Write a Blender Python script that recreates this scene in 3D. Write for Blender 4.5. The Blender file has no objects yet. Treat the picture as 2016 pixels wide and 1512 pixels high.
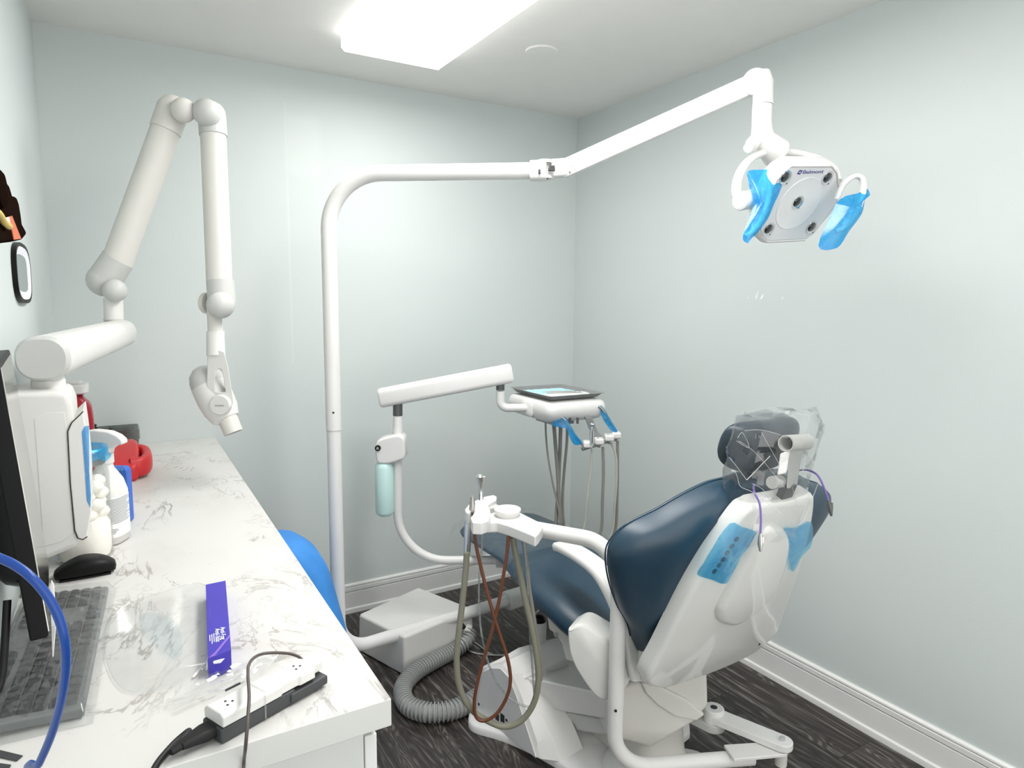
import bpy, bmesh, math, random
from mathutils import Vector as V, Matrix, noise
random.seed(7)
scn = bpy.context.scene
C = scn.collection
PI = math.pi

# ---------------------------------------------------------------- room size and camera
XL, XR, YF, YB, ZC = -0.179, 2.192, 3.025, -0.95, 2.44
FPX, PITCH, YAW, ROLL, HCAM = 1326.58, 0.12057, 0.53707, 0.0072977, 1.47028
FW = V((math.sin(YAW)*math.cos(PITCH), math.cos(YAW)*math.cos(PITCH), -math.sin(PITCH)))
_r = V((math.cos(YAW), -math.sin(YAW), 0)); _u = _r.cross(FW)
RT = _r*math.cos(ROLL) + _u*math.sin(ROLL); UP = _u*math.cos(ROLL) - _r*math.sin(ROLL)
OC = V((0, 0, HCAM))
FH = V((math.sin(YAW), math.cos(YAW), 0))       # level heading of the camera

def ray(x, y): return FW + RT*((x-1008)/FPX) - UP*((y-756)/FPX)
def at(x, y, X=None, Y=None, Z=None, D=None, F=None, pl=None):
    """measured point of the place: where the sight line of a photo pixel meets a plane of the room"""
    d = ray(x, y)
    if X is not None: t = X/d.x
    elif Y is not None: t = Y/d.y
    elif Z is not None: t = (Z-HCAM)/d.z
    elif F is not None: t = F/d.dot(FH)
    elif pl is not None: t = (pl[0]-OC).dot(pl[1])/d.dot(pl[1])
    else: t = D
    return OC + d*t
def dep(P): return (P-OC).dot(FW)
def fdist(P): return V((P.x, P.y, 0)).dot(FH)

cam = bpy.data.cameras.new('camera'); co = bpy.data.objects.new('camera', cam); C.objects.link(co)
M4 = Matrix.Identity(4)
for i in range(3):
    M4[i][0] = RT[i]; M4[i][1] = UP[i]; M4[i][2] = -FW[i]; M4[i][3] = OC[i]
co.matrix_world = M4
cam.sensor_width = 36; cam.sensor_fit = 'HORIZONTAL'; cam.lens = FPX*36/2016; cam.clip_start = 0.02; cam.clip_end = 50
scn.camera = co

# ---------------------------------------------------------------- materials
def srgb(r, g, b):
    f = lambda c: c/12.92 if c <= .04045 else ((c+.055)/1.055)**2.4
    return (f(r/255), f(g/255), f(b/255), 1)
def mk(name):
    m = bpy.data.materials.new(name); m.use_nodes = True
    nt = m.node_tree; nt.nodes.clear()
    out = nt.nodes.new('ShaderNodeOutputMaterial')
    return m, nt, out
def N(nt, t, **kw):
    n = nt.nodes.new(t)
    for k, v in kw.items():
        if k in n.inputs: n.inputs[k].default_value = v
        else: setattr(n, k, v)
    return n
def ramp(nt, stops):
    n = nt.nodes.new('ShaderNodeValToRGB'); e = n.color_ramp.elements
    while len(e) < len(stops): e.new(.5)
    for i, (p, c) in enumerate(stops): e[i].position = p; e[i].color = c
    return n
def plain(name, col, rough=.4, metal=0, spec=.5, var=.03, bump=0, bscale=400, coat=0, ior=1.45):
    """principled surface whose colour wanders a little with object-space noise"""
    m, nt, out = mk(name); L = nt.links.new
    p = N(nt, 'ShaderNodeBsdfPrincipled', Roughness=rough, Metallic=metal)
    p.inputs['Specular IOR Level'].default_value = spec; p.inputs['Coat Weight'].default_value = coat
    p.inputs['IOR'].default_value = ior
    tc = N(nt, 'ShaderNodeTexCoord'); nz = N(nt, 'ShaderNodeTexNoise', Scale=9.0, Detail=3.0)
    L(tc.outputs['Object'], nz.inputs['Vector'])
    a = tuple(min(1, c*(1-var)) for c in col[:3])+(1,); b = tuple(min(1, c*(1+var)) for c in col[:3])+(1,)
    r = ramp(nt, [(.3, a), (.7, b)]); L(nz.outputs['Fac'], r.inputs['Fac']); L(r.outputs['Color'], p.inputs['Base Color'])
    if bump:
        n2 = N(nt, 'ShaderNodeTexNoise', Scale=float(bscale), Detail=2.0); L(tc.outputs['Object'], n2.inputs['Vector'])
        b_ = N(nt, 'ShaderNodeBump', Strength=bump, Distance=.001); L(n2.outputs['Fac'], b_.inputs['Height']); L(b_.outputs['Normal'], p.inputs['Normal'])
    L(p.outputs['BSDF'], out.inputs['Surface'])
    return m
def film(name, tint, body, opac=.5, gloss=.12, rough=.08):
    """thin plastic film: part see-through in its tint, part cloudy body, part shine"""
    m, nt, out = mk(name); L = nt.links.new
    t = N(nt, 'ShaderNodeBsdfTransparent', Color=tint)
    d = N(nt, 'ShaderNodeBsdfDiffuse', Color=body); tr = N(nt, 'ShaderNodeBsdfTranslucent', Color=body)
    dm = N(nt, 'ShaderNodeMixShader', Fac=.45); L(d.outputs[0], dm.inputs[1]); L(tr.outputs[0], dm.inputs[2])
    tc = N(nt, 'ShaderNodeTexCoord'); nz = N(nt, 'ShaderNodeTexNoise', Scale=22.0, Detail=3.0, Distortion=1.2)
    L(tc.outputs['Object'], nz.inputs['Vector'])
    mr = N(nt, 'ShaderNodeMapRange'); mr.inputs['To Min'].default_value = max(0, opac-.18*min(1, opac*3)); mr.inputs['To Max'].default_value = min(1, opac+.18*min(1, opac*3))
    mr.inputs['From Min'].default_value = .3; mr.inputs['From Max'].default_value = .7
    L(nz.outputs['Fac'], mr.inputs['Value'])
    m1 = N(nt, 'ShaderNodeMixShader'); L(mr.outputs[0], m1.inputs['Fac']); L(t.outputs[0], m1.inputs[1]); L(dm.outputs[0], m1.inputs[2])
    g = N(nt, 'ShaderNodeBsdfGlossy', Color=(1, 1, 1, 1), Roughness=rough)
    bp = N(nt, 'ShaderNodeBump', Strength=.12, Distance=.006); L(nz.outputs['Fac'], bp.inputs['Height']); L(bp.outputs['Normal'], g.inputs['Normal'])
    fr = N(nt, 'ShaderNodeFresnel', IOR=1.35); L(bp.outputs['Normal'], fr.inputs['Normal'])
    mm = N(nt, 'ShaderNodeMath', operation='MULTIPLY_ADD'); L(fr.outputs[0], mm.inputs[0]); mm.inputs[1].default_value = .7; mm.inputs[2].default_value = gloss*.3
    cl = N(nt, 'ShaderNodeMath', operation='MINIMUM'); L(mm.outputs[0], cl.inputs[0]); cl.inputs[1].default_value = gloss*2.5
    m2 = N(nt, 'ShaderNodeMixShader'); L(cl.outputs[0], m2.inputs['Fac']); L(m1.outputs[0], m2.inputs[1]); L(g.outputs[0], m2.inputs[2])
    L(m2.outputs[0], out.inputs['Surface'])
    return m

MT = {}
MT['white'] = plain('white_enamel', srgb(222, 221, 219), .32, var=.012)
MT['shell'] = plain('white_gloss_shell', srgb(218, 218, 215), .07, var=.012)
MT['abs'] = plain('white_abs_plastic', srgb(218, 217, 214), .42, var=.012, bump=.05, bscale=900)
MT['offwhite'] = plain('ivory_plastic', srgb(211, 209, 203), .45, var=.015)
MT['grey_plastic'] = plain('pale_grey_plastic', srgb(194, 195, 192), .4, var=.02)
MT['steel_grey'] = plain('cast_grey_metal', srgb(150, 152, 152), .35, metal=.5, var=.03)
MT['dark_collar'] = plain('dark_grey_collar', srgb(92, 94, 94), .35, metal=.4)
MT['chrome'] = plain('chrome', srgb(216, 218, 220), .18, metal=1, var=.02)
MT['steel'] = plain('brushed_steel', srgb(186, 184, 180), .36, metal=1, var=.05)
MT['black'] = plain('black_plastic', srgb(15, 16, 16), .45, var=.1, spec=.2)
MT['bracket'] = plain('pale_cast_bracket', srgb(186, 186, 182), .35, metal=.2, var=.02)
MT['black_gloss'] = plain('black_gloss_plastic', srgb(14, 15, 16), .15, var=.1)
MT['rubber'] = plain('black_rubber', srgb(16, 16, 17), .55, var=.1)
MT['navy'] = plain('navy_vinyl', srgb(22, 54, 73), .42, spec=.8, var=.05, bump=.06, bscale=260)
MT['headrest'] = plain('headrest_vinyl', srgb(40, 52, 62), .36, var=.05, bump=.06, bscale=260)
MT['olive_hose'] = plain('grey_green_hose', srgb(132, 131, 116), .38, var=.04)
MT['grey_hose'] = plain('grey_hose', srgb(140, 138, 131), .4, var=.04)
MT['pale_hose'] = plain('pale_hose', srgb(186, 184, 176), .35, var=.04)
MT['brown_hose'] = plain('rust_brown_hose', srgb(104, 62, 42), .35, var=.06)
MT['corrugated'] = plain('grey_corrugated_hose', srgb(150, 152, 150), .42, var=.04)
MT['red'] = plain('red_plastic', srgb(196, 44, 48), .35, var=.04)
MT['red_dark'] = plain('red_translucent_plastic', srgb(150, 26, 40), .3, var=.05)
MT['blue_cloth'] = plain('blue_cloth', srgb(60, 134, 208), .7, var=.12, bump=.3, bscale=120)
MT['blue_cable'] = plain('blue_cable_jacket', srgb(28, 70, 150), .32, var=.05)
MT['blue_pack'] = plain('blue_pack', srgb(62, 104, 190), .45, var=.05)
MT['purple'] = plain('violet_card', srgb(62, 50, 168), .35, var=.06)
MT['purple_light'] = plain('lilac_streak', srgb(132, 100, 196), .35, var=.06)
MT['purple_cord'] = plain('purple_cord', srgb(120, 100, 170), .5)
MT['print_white'] = plain('white_print', srgb(236, 236, 242), .5, var=.0)
MT['print_grey'] = plain('grey_print', srgb(96, 98, 104), .6, var=.05)
MT['print_black'] = plain('black_print', srgb(28, 28, 30), .5, var=.05)
MT['logo_violet'] = plain('violet_print', srgb(70, 60, 130), .45, var=.02)
MT['lamp_face'] = plain('lamp_face_grey', srgb(216, 217, 218), .3, var=.02)
MT['lamp_dish'] = plain('lamp_dish_grey', srgb(222, 223, 223), .42, var=.02)
MT['lens_dark'] = plain('dark_lens', srgb(34, 36, 34), .08, var=.1, coat=.6)
MT['aqua'] = plain('aqua_paper', srgb(176, 216, 222), .7, var=.03)
MT['paper'] = plain('white_paper', srgb(236, 237, 236), .8, var=.02)
MT['cotton'] = plain('cotton', srgb(250, 247, 240), .95, var=.03, bump=.4, bscale=90)
MT['keycap'] = plain('dark_keycap', srgb(58, 61, 62), .5, var=.06)
MT['keybody'] = plain('dark_keyboard_body', srgb(100, 103, 103), .5, var=.05)
MT['cabinet'] = plain('cabinet_white', srgb(214, 216, 213), .5, var=.01)
MT['trim'] = plain('trim_white', srgb(226, 226, 224), .35, var=.01)
MT['ceiling'] = plain('ceiling_paint', srgb(232, 231, 227), .85, var=.012, bump=.05, bscale=200)
MT['smoke'] = plain('smoked_brown_plastic', srgb(30, 20, 16), .7, var=.3, spec=0)
MT['orange'] = plain('orange_label', srgb(206, 96, 40), .45, var=.08)
MT['yellow'] = plain('yellow_cord', srgb(214, 186, 90), .5, var=.05)
MT['dark_card'] = plain('dark_grey_card', srgb(64, 66, 68), .5, var=.08)
MT['mirror'] = plain('mirror_glass', srgb(190, 198, 198), .06, metal=1, var=.0)
MT['film_blue'] = film('blue_barrier_film', (.30, .78, .96, 1), srgb(52, 172, 236), .36, .10, .22)
MT['film_pale'] = film('pale_blue_film', (.62, .86, .98, 1), srgb(130, 196, 244), .55, .15)
MT['film_clear'] = film('clear_film', (.985, .988, .988, 1), srgb(246, 247, 247), .03, .20, .05)
MT['film_sheet'] = film('clear_sheet', (.985, .988, .988, 1), srgb(244, 245, 245), .03, .025, .2)
MT['film_key'] = film('cloudy_keyboard_film', (.97, .975, .975, 1), srgb(206, 210, 210), .09, .16, .10)
MT['clear_hose'] = film('clear_hose', (.82, .84, .82, 1), srgb(196, 200, 196), .4, .25)
MT['glass'] = film('clear_glass', (.985, .99, .985, 1), srgb(246, 246, 243), .04, .16, .03)
MT['smoke_clear'] = film('smoked_clear_plastic', (.74, .75, .74, 1), srgb(120, 122, 120), .25, .15)
MT['bottle_aqua'] = plain('aqua_bottle', srgb(198, 228, 224), .3, var=.02)

def wall_material(name, patch=None):
    m, nt, out = mk(name); L = nt.links.new
    p = N(nt, 'ShaderNodeBsdfPrincipled', Roughness=.6); p.inputs['Specular IOR Level'].default_value = .25
    tc = N(nt, 'ShaderNodeTexCoord')
    nz = N(nt, 'ShaderNodeTexNoise', Scale=1.6, Detail=5.0); L(tc.outputs['Object'], nz.inputs['Vector'])
    r = ramp(nt, [(.3, srgb(200, 208, 207)), (.7, srgb(204, 210, 209))]); L(nz.outputs['Fac'], r.inputs['Fac'])
    col = r.outputs['Color']
    if patch:                                   # repainted patches: rectangles in the wall's own coordinates
        sp = N(nt, 'ShaderNodeSeparateXYZ'); L(tc.outputs['Object'], sp.inputs[0])
        for (x0, x1, z0, z1, c, soft) in patch:
            fac = None
            for (o, lo, hi) in (('X', x0, x1), ('Z', z0, z1)):
                for (e, s) in ((lo, 1), (hi, -1)):
                    mr = N(nt, 'ShaderNodeMapRange'); mr.interpolation_type = 'SMOOTHSTEP'
                    mr.inputs['From Min'].default_value = e-soft if s > 0 else e+soft; mr.inputs['From Max'].default_value = e+soft if s > 0 else e-soft
                    L(sp.outputs[o], mr.inputs['Value'])
                    if fac is None: fac = mr.outputs[0]
                    else:
                        mu = N(nt, 'ShaderNodeMath', operation='MULTIPLY'); L(fac, mu.inputs[0]); L(mr.outputs[0], mu.inputs[1]); fac = mu.outputs[0]
            mx = N(nt, 'ShaderNodeMix', data_type='RGBA'); L(fac, mx.inputs[0]); L(col, mx.inputs[6]); mx.inputs[7].default_value = c; col = mx.outputs[2]
    L(col, p.inputs['Base Color'])
    n2 = N(nt, 'ShaderNodeTexNoise', Scale=170.0, Detail=2.0); L(tc.outputs['Object'], n2.inputs['Vector'])
    n3 = N(nt, 'ShaderNodeTexNoise', Scale=2.2, Detail=3.0); L(tc.outputs['Object'], n3.inputs['Vector'])
    ad = N(nt, 'ShaderNodeMath', operation='MULTIPLY_ADD'); L(n3.outputs['Fac'], ad.inputs[0]); ad.inputs[1].default_value = 6; L(n2.outputs['Fac'], ad.inputs[2])
    b = N(nt, 'ShaderNodeBump', Strength=.12, Distance=.002); L(ad.outputs[0], b.inputs['Height']); L(b.outputs['Normal'], p.inputs['Normal'])
    L(p.outputs[0], out.inputs[0]); return m

def floor_material():
    m, nt, out = mk('dark_wood_vinyl'); L = nt.links.new
    p = N(nt, 'ShaderNodeBsdfPrincipled', Roughness=.42); p.inputs['Specular IOR Level'].default_value = .4
    tc = N(nt, 'ShaderNodeTexCoord')
    mp = N(nt, 'ShaderNodeMapping'); mp.inputs['Rotation'].default_value = (0, 0, PI/2); L(tc.outputs['Object'], mp.inputs['Vector'])
    br = N(nt, 'ShaderNodeTexBrick', Scale=1.0); br.offset = .37
    for k, v in (('Color1', (.2, .2, .2, 1)), ('Color2', (.8, .8, .8, 1)), ('Mortar', (0, 0, 0, 1)), ('Mortar Size', .0012), ('Brick Width', 1.2), ('Row Height', .178)): br.inputs[k].default_value = v
    L(mp.outputs[0], br.inputs['Vector'])
    # grain: stretched noise warped into cathedral figures, shifted from plank to plank
    sc = N(nt, 'ShaderNodeVectorMath', operation='MULTIPLY_ADD'); sc.inputs[1].default_value = (3, 3, 3); L(br.outputs['Color'], sc.inputs[0]); L(mp.outputs[0], sc.inputs[2])
    m2 = N(nt, 'ShaderNodeMapping'); m2.inputs['Scale'].default_value = (1.1, 7.0, 1); L(sc.outputs[0], m2.inputs['Vector'])
    n1 = N(nt, 'ShaderNodeTexNoise', Scale=1.7, Detail=3.0, Distortion=.6); L(m2.outputs[0], n1.inputs['Vector'])
    wv = N(nt, 'ShaderNodeMath', operation='MULTIPLY'); L(n1.outputs['Fac'], wv.inputs[0]); wv.inputs[1].default_value = 95
    sn = N(nt, 'ShaderNodeMath', operation='SINE'); L(wv.outputs[0], sn.inputs[0])
    m3 = N(nt, 'ShaderNodeMapping'); m3.inputs['Scale'].default_value = (2.2, 64, 1); L(sc.outputs[0], m3.inputs['Vector'])
    n2 = N(nt, 'ShaderNodeTexNoise', Scale=1.0, Detail=5.0); L(m3.outputs[0], n2.inputs['Vector'])
    md = N(nt, 'ShaderNodeMath', operation='MULTIPLY_ADD'); L(sn.outputs[0], md.inputs[0]); md.inputs[1].default_value = .11; L(n2.outputs['Fac'], md.inputs[2])
    r = ramp(nt, [(.30, srgb(44, 40, 38)), (.50, srgb(62, 57, 54)), (.60, srgb(80, 75, 71)), (.74, srgb(128, 123, 118))]); L(md.outputs[0], r.inputs['Fac'])
    pv = N(nt, 'ShaderNodeMix', data_type='RGBA', blend_type='MULTIPLY'); pv.inputs[0].default_value = .35; L(r.outputs[0], pv.inputs[6]); L(br.outputs['Color'], pv.inputs[7])
    gp = N(nt, 'ShaderNodeMix', data_type='RGBA'); L(br.outputs['Fac'], gp.inputs[0]); L(pv.outputs[2], gp.inputs[6]); gp.inputs[7].default_value = srgb(22, 20, 19)
    L(gp.outputs[2], p.inputs['Base Color'])
    b = N(nt, 'ShaderNodeBump', Strength=.2, Distance=.001); L(n2.outputs['Fac'], b.inputs['Height']); L(b.outputs[0], p.inputs['Normal'])
    L(p.outputs[0], out.inputs[0]); return m

def marble_material():
    m, nt, out = mk('white_marble_laminate'); L = nt.links.new
    p = N(nt, 'ShaderNodeBsdfPrincipled', Roughness=.4); p.inputs['Specular IOR Level'].default_value = .4
    tc = N(nt, 'ShaderNodeTexCoord')
    def veins(scale, dist, rot, lo, hi, seed):
        mp = N(nt, 'ShaderNodeMapping'); mp.inputs['Rotation'].default_value = (0, 0, rot); mp.inputs['Location'].default_value = (seed, seed*2, 0); mp.inputs['Scale'].default_value = (1.0, .55, 1)
        L(tc.outputs['Object'], mp.inputs['Vector'])
        n = N(nt, 'ShaderNodeTexNoise', Scale=scale, Detail=7.0, Roughness=.62, Distortion=dist); L(mp.outputs[0], n.inputs['Vector'])
        s = N(nt, 'ShaderNodeMath', operation='SUBTRACT'); L(n.outputs['Fac'], s.inputs[0]); s.inputs[1].default_value = .5
        a = N(nt, 'ShaderNodeMath', operation='ABSOLUTE'); L(s.outputs[0], a.inputs[0])
        mr = N(nt, 'ShaderNodeMapRange'); mr.interpolation_type = 'SMOOTHSTEP'; mr.inputs['From Min'].default_value = lo; mr.inputs['From Max'].default_value = hi; mr.inputs['To Min'].default_value = 1; mr.inputs['To Max'].default_value = 0
        L(a.outputs[0], mr.inputs['Value'])
        k = N(nt, 'ShaderNodeTexNoise', Scale=4.2, Detail=2.0); mp2 = N(nt, 'ShaderNodeMapping'); mp2.inputs['Location'].default_value = (seed*3.1, 1.7, 0); L(tc.outputs['Object'], mp2.inputs['Vector']); L(mp2.outputs[0], k.inputs['Vector'])
        km = N(nt, 'ShaderNodeMapRange'); km.inputs['From Min'].default_value = .47; km.inputs['From Max'].default_value = .68; L(k.outputs['Fac'], km.inputs['Value'])
        mu = N(nt, 'ShaderNodeMath', operation='MULTIPLY'); L(mr.outputs[0], mu.inputs[0]); L(km.outputs[0], mu.inputs[1])
        return mu.outputs[0]
    v1 = veins(3.6, 1.0, -.6, .0, .014, .3); v2 = veins(8.0, 1.4, -.4, .0, .020, 2.3); v3 = veins(2.4, .8, -.7, .0, .10, 5.1)
    base = srgb(208, 207, 204)
    mx = N(nt, 'ShaderNodeMix', data_type='RGBA'); mx.inputs[6].default_value = base; mx.inputs[7].default_value = srgb(196, 193, 188)
    k3 = N(nt, 'ShaderNodeMath', operation='MULTIPLY'); L(v3, k3.inputs[0]); k3.inputs[1].default_value = .6; L(k3.outputs[0], mx.inputs[0])
    c = mx.outputs[2]
    for v, colr, k in ((v1, srgb(104, 97, 90), .85), (v2, srgb(124, 117, 110), .7)):
        kk = N(nt, 'ShaderNodeMath', operation='MULTIPLY'); L(v, kk.inputs[0]); kk.inputs[1].default_value = k
        q = N(nt, 'ShaderNodeMix', data_type='RGBA'); L(kk.outputs[0], q.inputs[0]); L(c, q.inputs[6]); q.inputs[7].default_value = colr; c = q.outputs[2]
    L(c, p.inputs['Base Color']); L(p.outputs[0], out.inputs[0]); return m
MT['marble'] = marble_material()

def emit(name, col, s):
    m, nt, out = mk(name)
    e = N(nt, 'ShaderNodeEmission', Color=col, Strength=s)
    nt.links.new(e.outputs[0], out.inputs[0]); return m

# ---------------------------------------------------------------- mesh building
def fillet(pts, r, n=8):
    pts = [V(p) for p in pts]; out = [pts[0]]
    for i in range(1, len(pts)-1):
        a, b, c = pts[i-1], pts[i], pts[i+1]
        u = (a-b).normalized(); w = (c-b).normalized()
        ang = u.angle(w)
        if ang > PI-.02: out.append(b); continue
        d = min(r/math.tan(ang/2), .48*(a-b).length, .48*(c-b).length); rr = d*math.tan(ang/2)
        bis = (u+w).normalized(); cen = b + bis*(rr/math.sin(ang/2))
        s = b+u*d-cen; e = b+w*d-cen; tot = s.angle(e); ax = s.cross(e).normalized()
        for k in range(n+1): out.append(cen + Matrix.Rotation(tot*k/n, 3, ax) @ s)
    out.append(pts[-1]); return out
def smooth_path(pts, n=8):
    """Catmull-Rom through the points"""
    pts = [V(p) for p in pts]; P = [pts[0]*2-pts[1]] + pts + [pts[-1]*2-pts[-2]]; out = []
    for i in range(1, len(P)-2):
        p0, p1, p2, p3 = P[i-1:i+3]
        for k in range(n):
            t = k/n
            out.append(.5*((2*p1)+(p2-p0)*t+(2*p0-5*p1+4*p2-p3)*t*t+(3*p1-p0-3*p2+p3)*t**3))
    out.append(pts[-1]); return out
def closed_path(pts, n=6):
    pts = [V(p) for p in pts]; m = len(pts); out = []
    for i in range(m):
        p0, p1, p2, p3 = pts[i-1], pts[i], pts[(i+1) % m], pts[(i+2) % m]
        for k in range(n):
            t = k/n
            out.append(.5*((2*p1)+(p2-p0)*t+(2*p0-5*p1+4*p2-p3)*t*t+(3*p1-p0-3*p2+p3)*t**3))
    return out
def frame_of(z, hint=None):
    z = V(z).normalized(); h = V(hint) if hint else (V((0, 0, 1)) if abs(z.z) < .9 else V((0, 1, 0)))
    x = h.cross(z).normalized(); y = z.cross(x); return x, y, z
def offset2(poly, d):
    """inset a 2-D polygon (list of (a,b)) by d along its vertex normals"""
    n = len(poly); area = sum(poly[i][0]*poly[(i+1) % n][1]-poly[(i+1) % n][0]*poly[i][1] for i in range(n)); sg = 1 if area > 0 else -1
    out = []
    for i in range(n):
        p, q, r = V(poly[i-1]), V(poly[i]), V(poly[(i+1) % n])
        t = (r-p)
        if t.length < 1e-9: out.append(tuple(q)); continue
        t.normalize(); nn = V((-t.y, t.x))*sg
        out.append(tuple(q+nn*d))
    return out
def rrect(w, h, r, n=5):
    out = []
    for cx, cy, a0 in ((w/2-r, h/2-r, 0), (-w/2+r, h/2-r, 90), (-w/2+r, -h/2+r, 180), (w/2-r, -h/2+r, 270)):
        for k in range(n+1):
            a = math.radians(a0+90*k/n); out.append((cx+r*math.cos(a), cy+r*math.sin(a)))
    return out
def ell(a, b, n=32, p=2.0):
    out = []
    for k in range(n):
        t = 2*PI*k/n; c, s = math.cos(t), math.sin(t)
        out.append((a*math.copysign(abs(c)**(2/p), c), b*math.copysign(abs(s)**(2/p), s)))
    return out

class MB:
    def __init__(s): s.bm = bmesh.new()
    def face(s, pts):
        try: s.bm.faces.new([s.bm.verts.new(p) for p in pts])
        except ValueError: pass
        return s
    def loft(s, rings, cap0=True, cap1=True, loop=False):
        R = [[s.bm.verts.new(p) for p in r] for r in rings]; n = len(R[0])
        pairs = list(zip(R, R[1:])) + ([(R[-1], R[0])] if loop else [])
        for a, b in pairs:
            for i in range(n):
                j = (i+1) % n
                try: s.bm.faces.new((a[i], a[j], b[j], b[i]))
                except ValueError: pass
        if not loop:
            if cap0: s.bm.faces.new(R[0][::-1])
            if cap1: s.bm.faces.new(R[-1])
        return s
    def grid(s, rows):
        R = [[s.bm.verts.new(p) for p in r] for r in rows]
        for a, b in zip(R, R[1:]):
            for i in range(len(a)-1): s.bm.faces.new((a[i], a[i+1], b[i+1], b[i]))
        return s
    def tube(s, pts, r, seg=16, caps=True):
        pts = [V(p) for p in pts]; n = len(pts); rs = r if isinstance(r, (list, tuple)) else [r]*n
        tg = [(pts[min(i+1, n-1)]-pts[max(i-1, 0)]).normalized() for i in range(n)]
        x, y, z = frame_of(tg[0]); rings = []
        for i in range(n):
            x = (x-tg[i]*x.dot(tg[i])).normalized(); y = tg[i].cross(x)
            rings.append([pts[i]+(x*math.cos(2*PI*k/seg)+y*math.sin(2*PI*k/seg))*rs[i] for k in range(seg)])
        return s.loft(rings, caps, caps)
    def sweep(s, pts, sec, hint=(0, 0, 1), scales=None):
        """section (list of (a,b)) swept along pts; a is level sideways, b is up"""
        pts = [V(p) for p in pts]; n = len(pts); rings = []
        for i in range(n):
            t = (pts[min(i+1, n-1)]-pts[max(i-1, 0)]).normalized(); x, y, z = frame_of(t, hint); k = scales[i] if scales else 1
            if not isinstance(k, (tuple, list)): k = (k, k)
            rings.append([pts[i]+x*a*k[0]+y*b*k[1] for a, b in sec])
        return s.loft(rings)
    def cyl(s, a, b, r, seg=24, r2=None):
        return s.tube([a, b], [r, r if r2 is None else r2], seg)
    def lathe(s, prof, c, axis=(0, 0, 1), seg=32):
        c = V(c); x, y, z = frame_of(axis)
        return s.loft([[c+z*h+(x*math.cos(2*PI*k/seg)+y*math.sin(2*PI*k/seg))*max(r, 1e-5) for k in range(seg)] for r, h in prof])
    def box(s, c, size, ax=None):
        c = V(c); x, y, z = ax or (V((1, 0, 0)), V((0, 1, 0)), V((0, 0, 1))); a, b, d = [v/2 for v in size]
        return s.loft([[c+x*p*a+y*q*b+z*w*d for p, q in ((-1, -1), (1, -1), (1, 1), (-1, 1))] for w in (-1, 1)])
    def prism(s, pts, vec):
        pts = [V(p) for p in pts]; vec = V(vec)
        return s.loft([pts, [p+vec for p in pts]])
    def slab(s, poly, fn, layers):
        """poly: 2-D outline; fn(a,b,o) -> point; layers: (inset, o) from one face to the other"""
        return s.loft([[fn(a, b, o) for a, b in (offset2(poly, i) if i else poly)] for i, o in layers])
    def ball(s, c, r, sc=(1, 1, 1), seg=20, ax=None):
        c = V(c); x, y, z = ax or (V((1, 0, 0)), V((0, 1, 0)), V((0, 0, 1))); rings = []
        for i in range(seg//2+1):
            ph = PI*i/(seg//2); rr = max(math.sin(ph), 1e-4)
            rings.append([c+x*r*sc[0]*rr*math.cos(2*PI*k/seg)+y*r*sc[1]*rr*math.sin(2*PI*k/seg)-z*r*sc[2]*math.cos(ph) for k in range(seg)])
        return s.loft(rings)
    def build(s, name, mat, parent=None, bevel=0, seg=3, sub=0, ang=38, label=None, flat=False, solid=0, loc=None):
        bm = s.bm
        bmesh.ops.remove_doubles(bm, verts=bm.verts, dist=1e-6)
        bmesh.ops.recalc_face_normals(bm, faces=bm.faces)
        base = V(parent['_at']) if parent is not None and '_at' in parent else (V(loc) if loc is not None else V((0, 0, 0)))
        if loc is None and parent is None and bm.verts:
            xs = [v.co for v in bm.verts]; base = V(((min(p.x for p in xs)+max(p.x for p in xs))/2, (min(p.y for p in xs)+max(p.y for p in xs))/2, min(p.z for p in xs)))
        for f in bm.faces: f.smooth = not flat
        if not bevel and not sub:
            for e in bm.edges:
                if len(e.link_faces) == 2 and e.calc_face_angle(0) > math.radians(ang): e.smooth = False
        for v in bm.verts: v.co -= base
        me = bpy.data.meshes.new(name); bm.to_mesh(me); bm.free(); me.materials.append(MT[mat] if isinstance(mat, str) else mat)
        o = bpy.data.objects.new(name, me); C.objects.link(o)
        if parent is not None: o.parent = parent; o['_at'] = tuple(base)
        else: o.location = base; o['_at'] = tuple(base)
        if solid:
            md = o.modifiers.new('solid', 'SOLIDIFY'); md.thickness = solid; md.offset = 0
        if sub:
            md = o.modifiers.new('sub', 'SUBSURF'); md.levels = sub; md.render_levels = sub
        if bevel:
            md = o.modifiers.new('bevel', 'BEVEL'); md.width = bevel; md.segments = seg; md.limit_method = 'ANGLE'; md.angle_limit = math.radians(ang); md.harden_normals = False
            md = o.modifiers.new('wn', 'WEIGHTED_NORMAL'); md.keep_sharp = True
        if label: o['label'] = label
        return o
def tag(o, label, cat, group=None):
    o['label'] = label; o['category'] = cat
    if group: o['group'] = group
    return o
def thing(name, label, cat, loc, group=None):
    o = bpy.data.objects.new(name, None); C.objects.link(o); o.location = V(loc); o['_at'] = tuple(loc); o.empty_display_size = .05
    return tag(o, label, cat, group)
def struct(o): o['kind'] = 'structure'; return o
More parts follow.
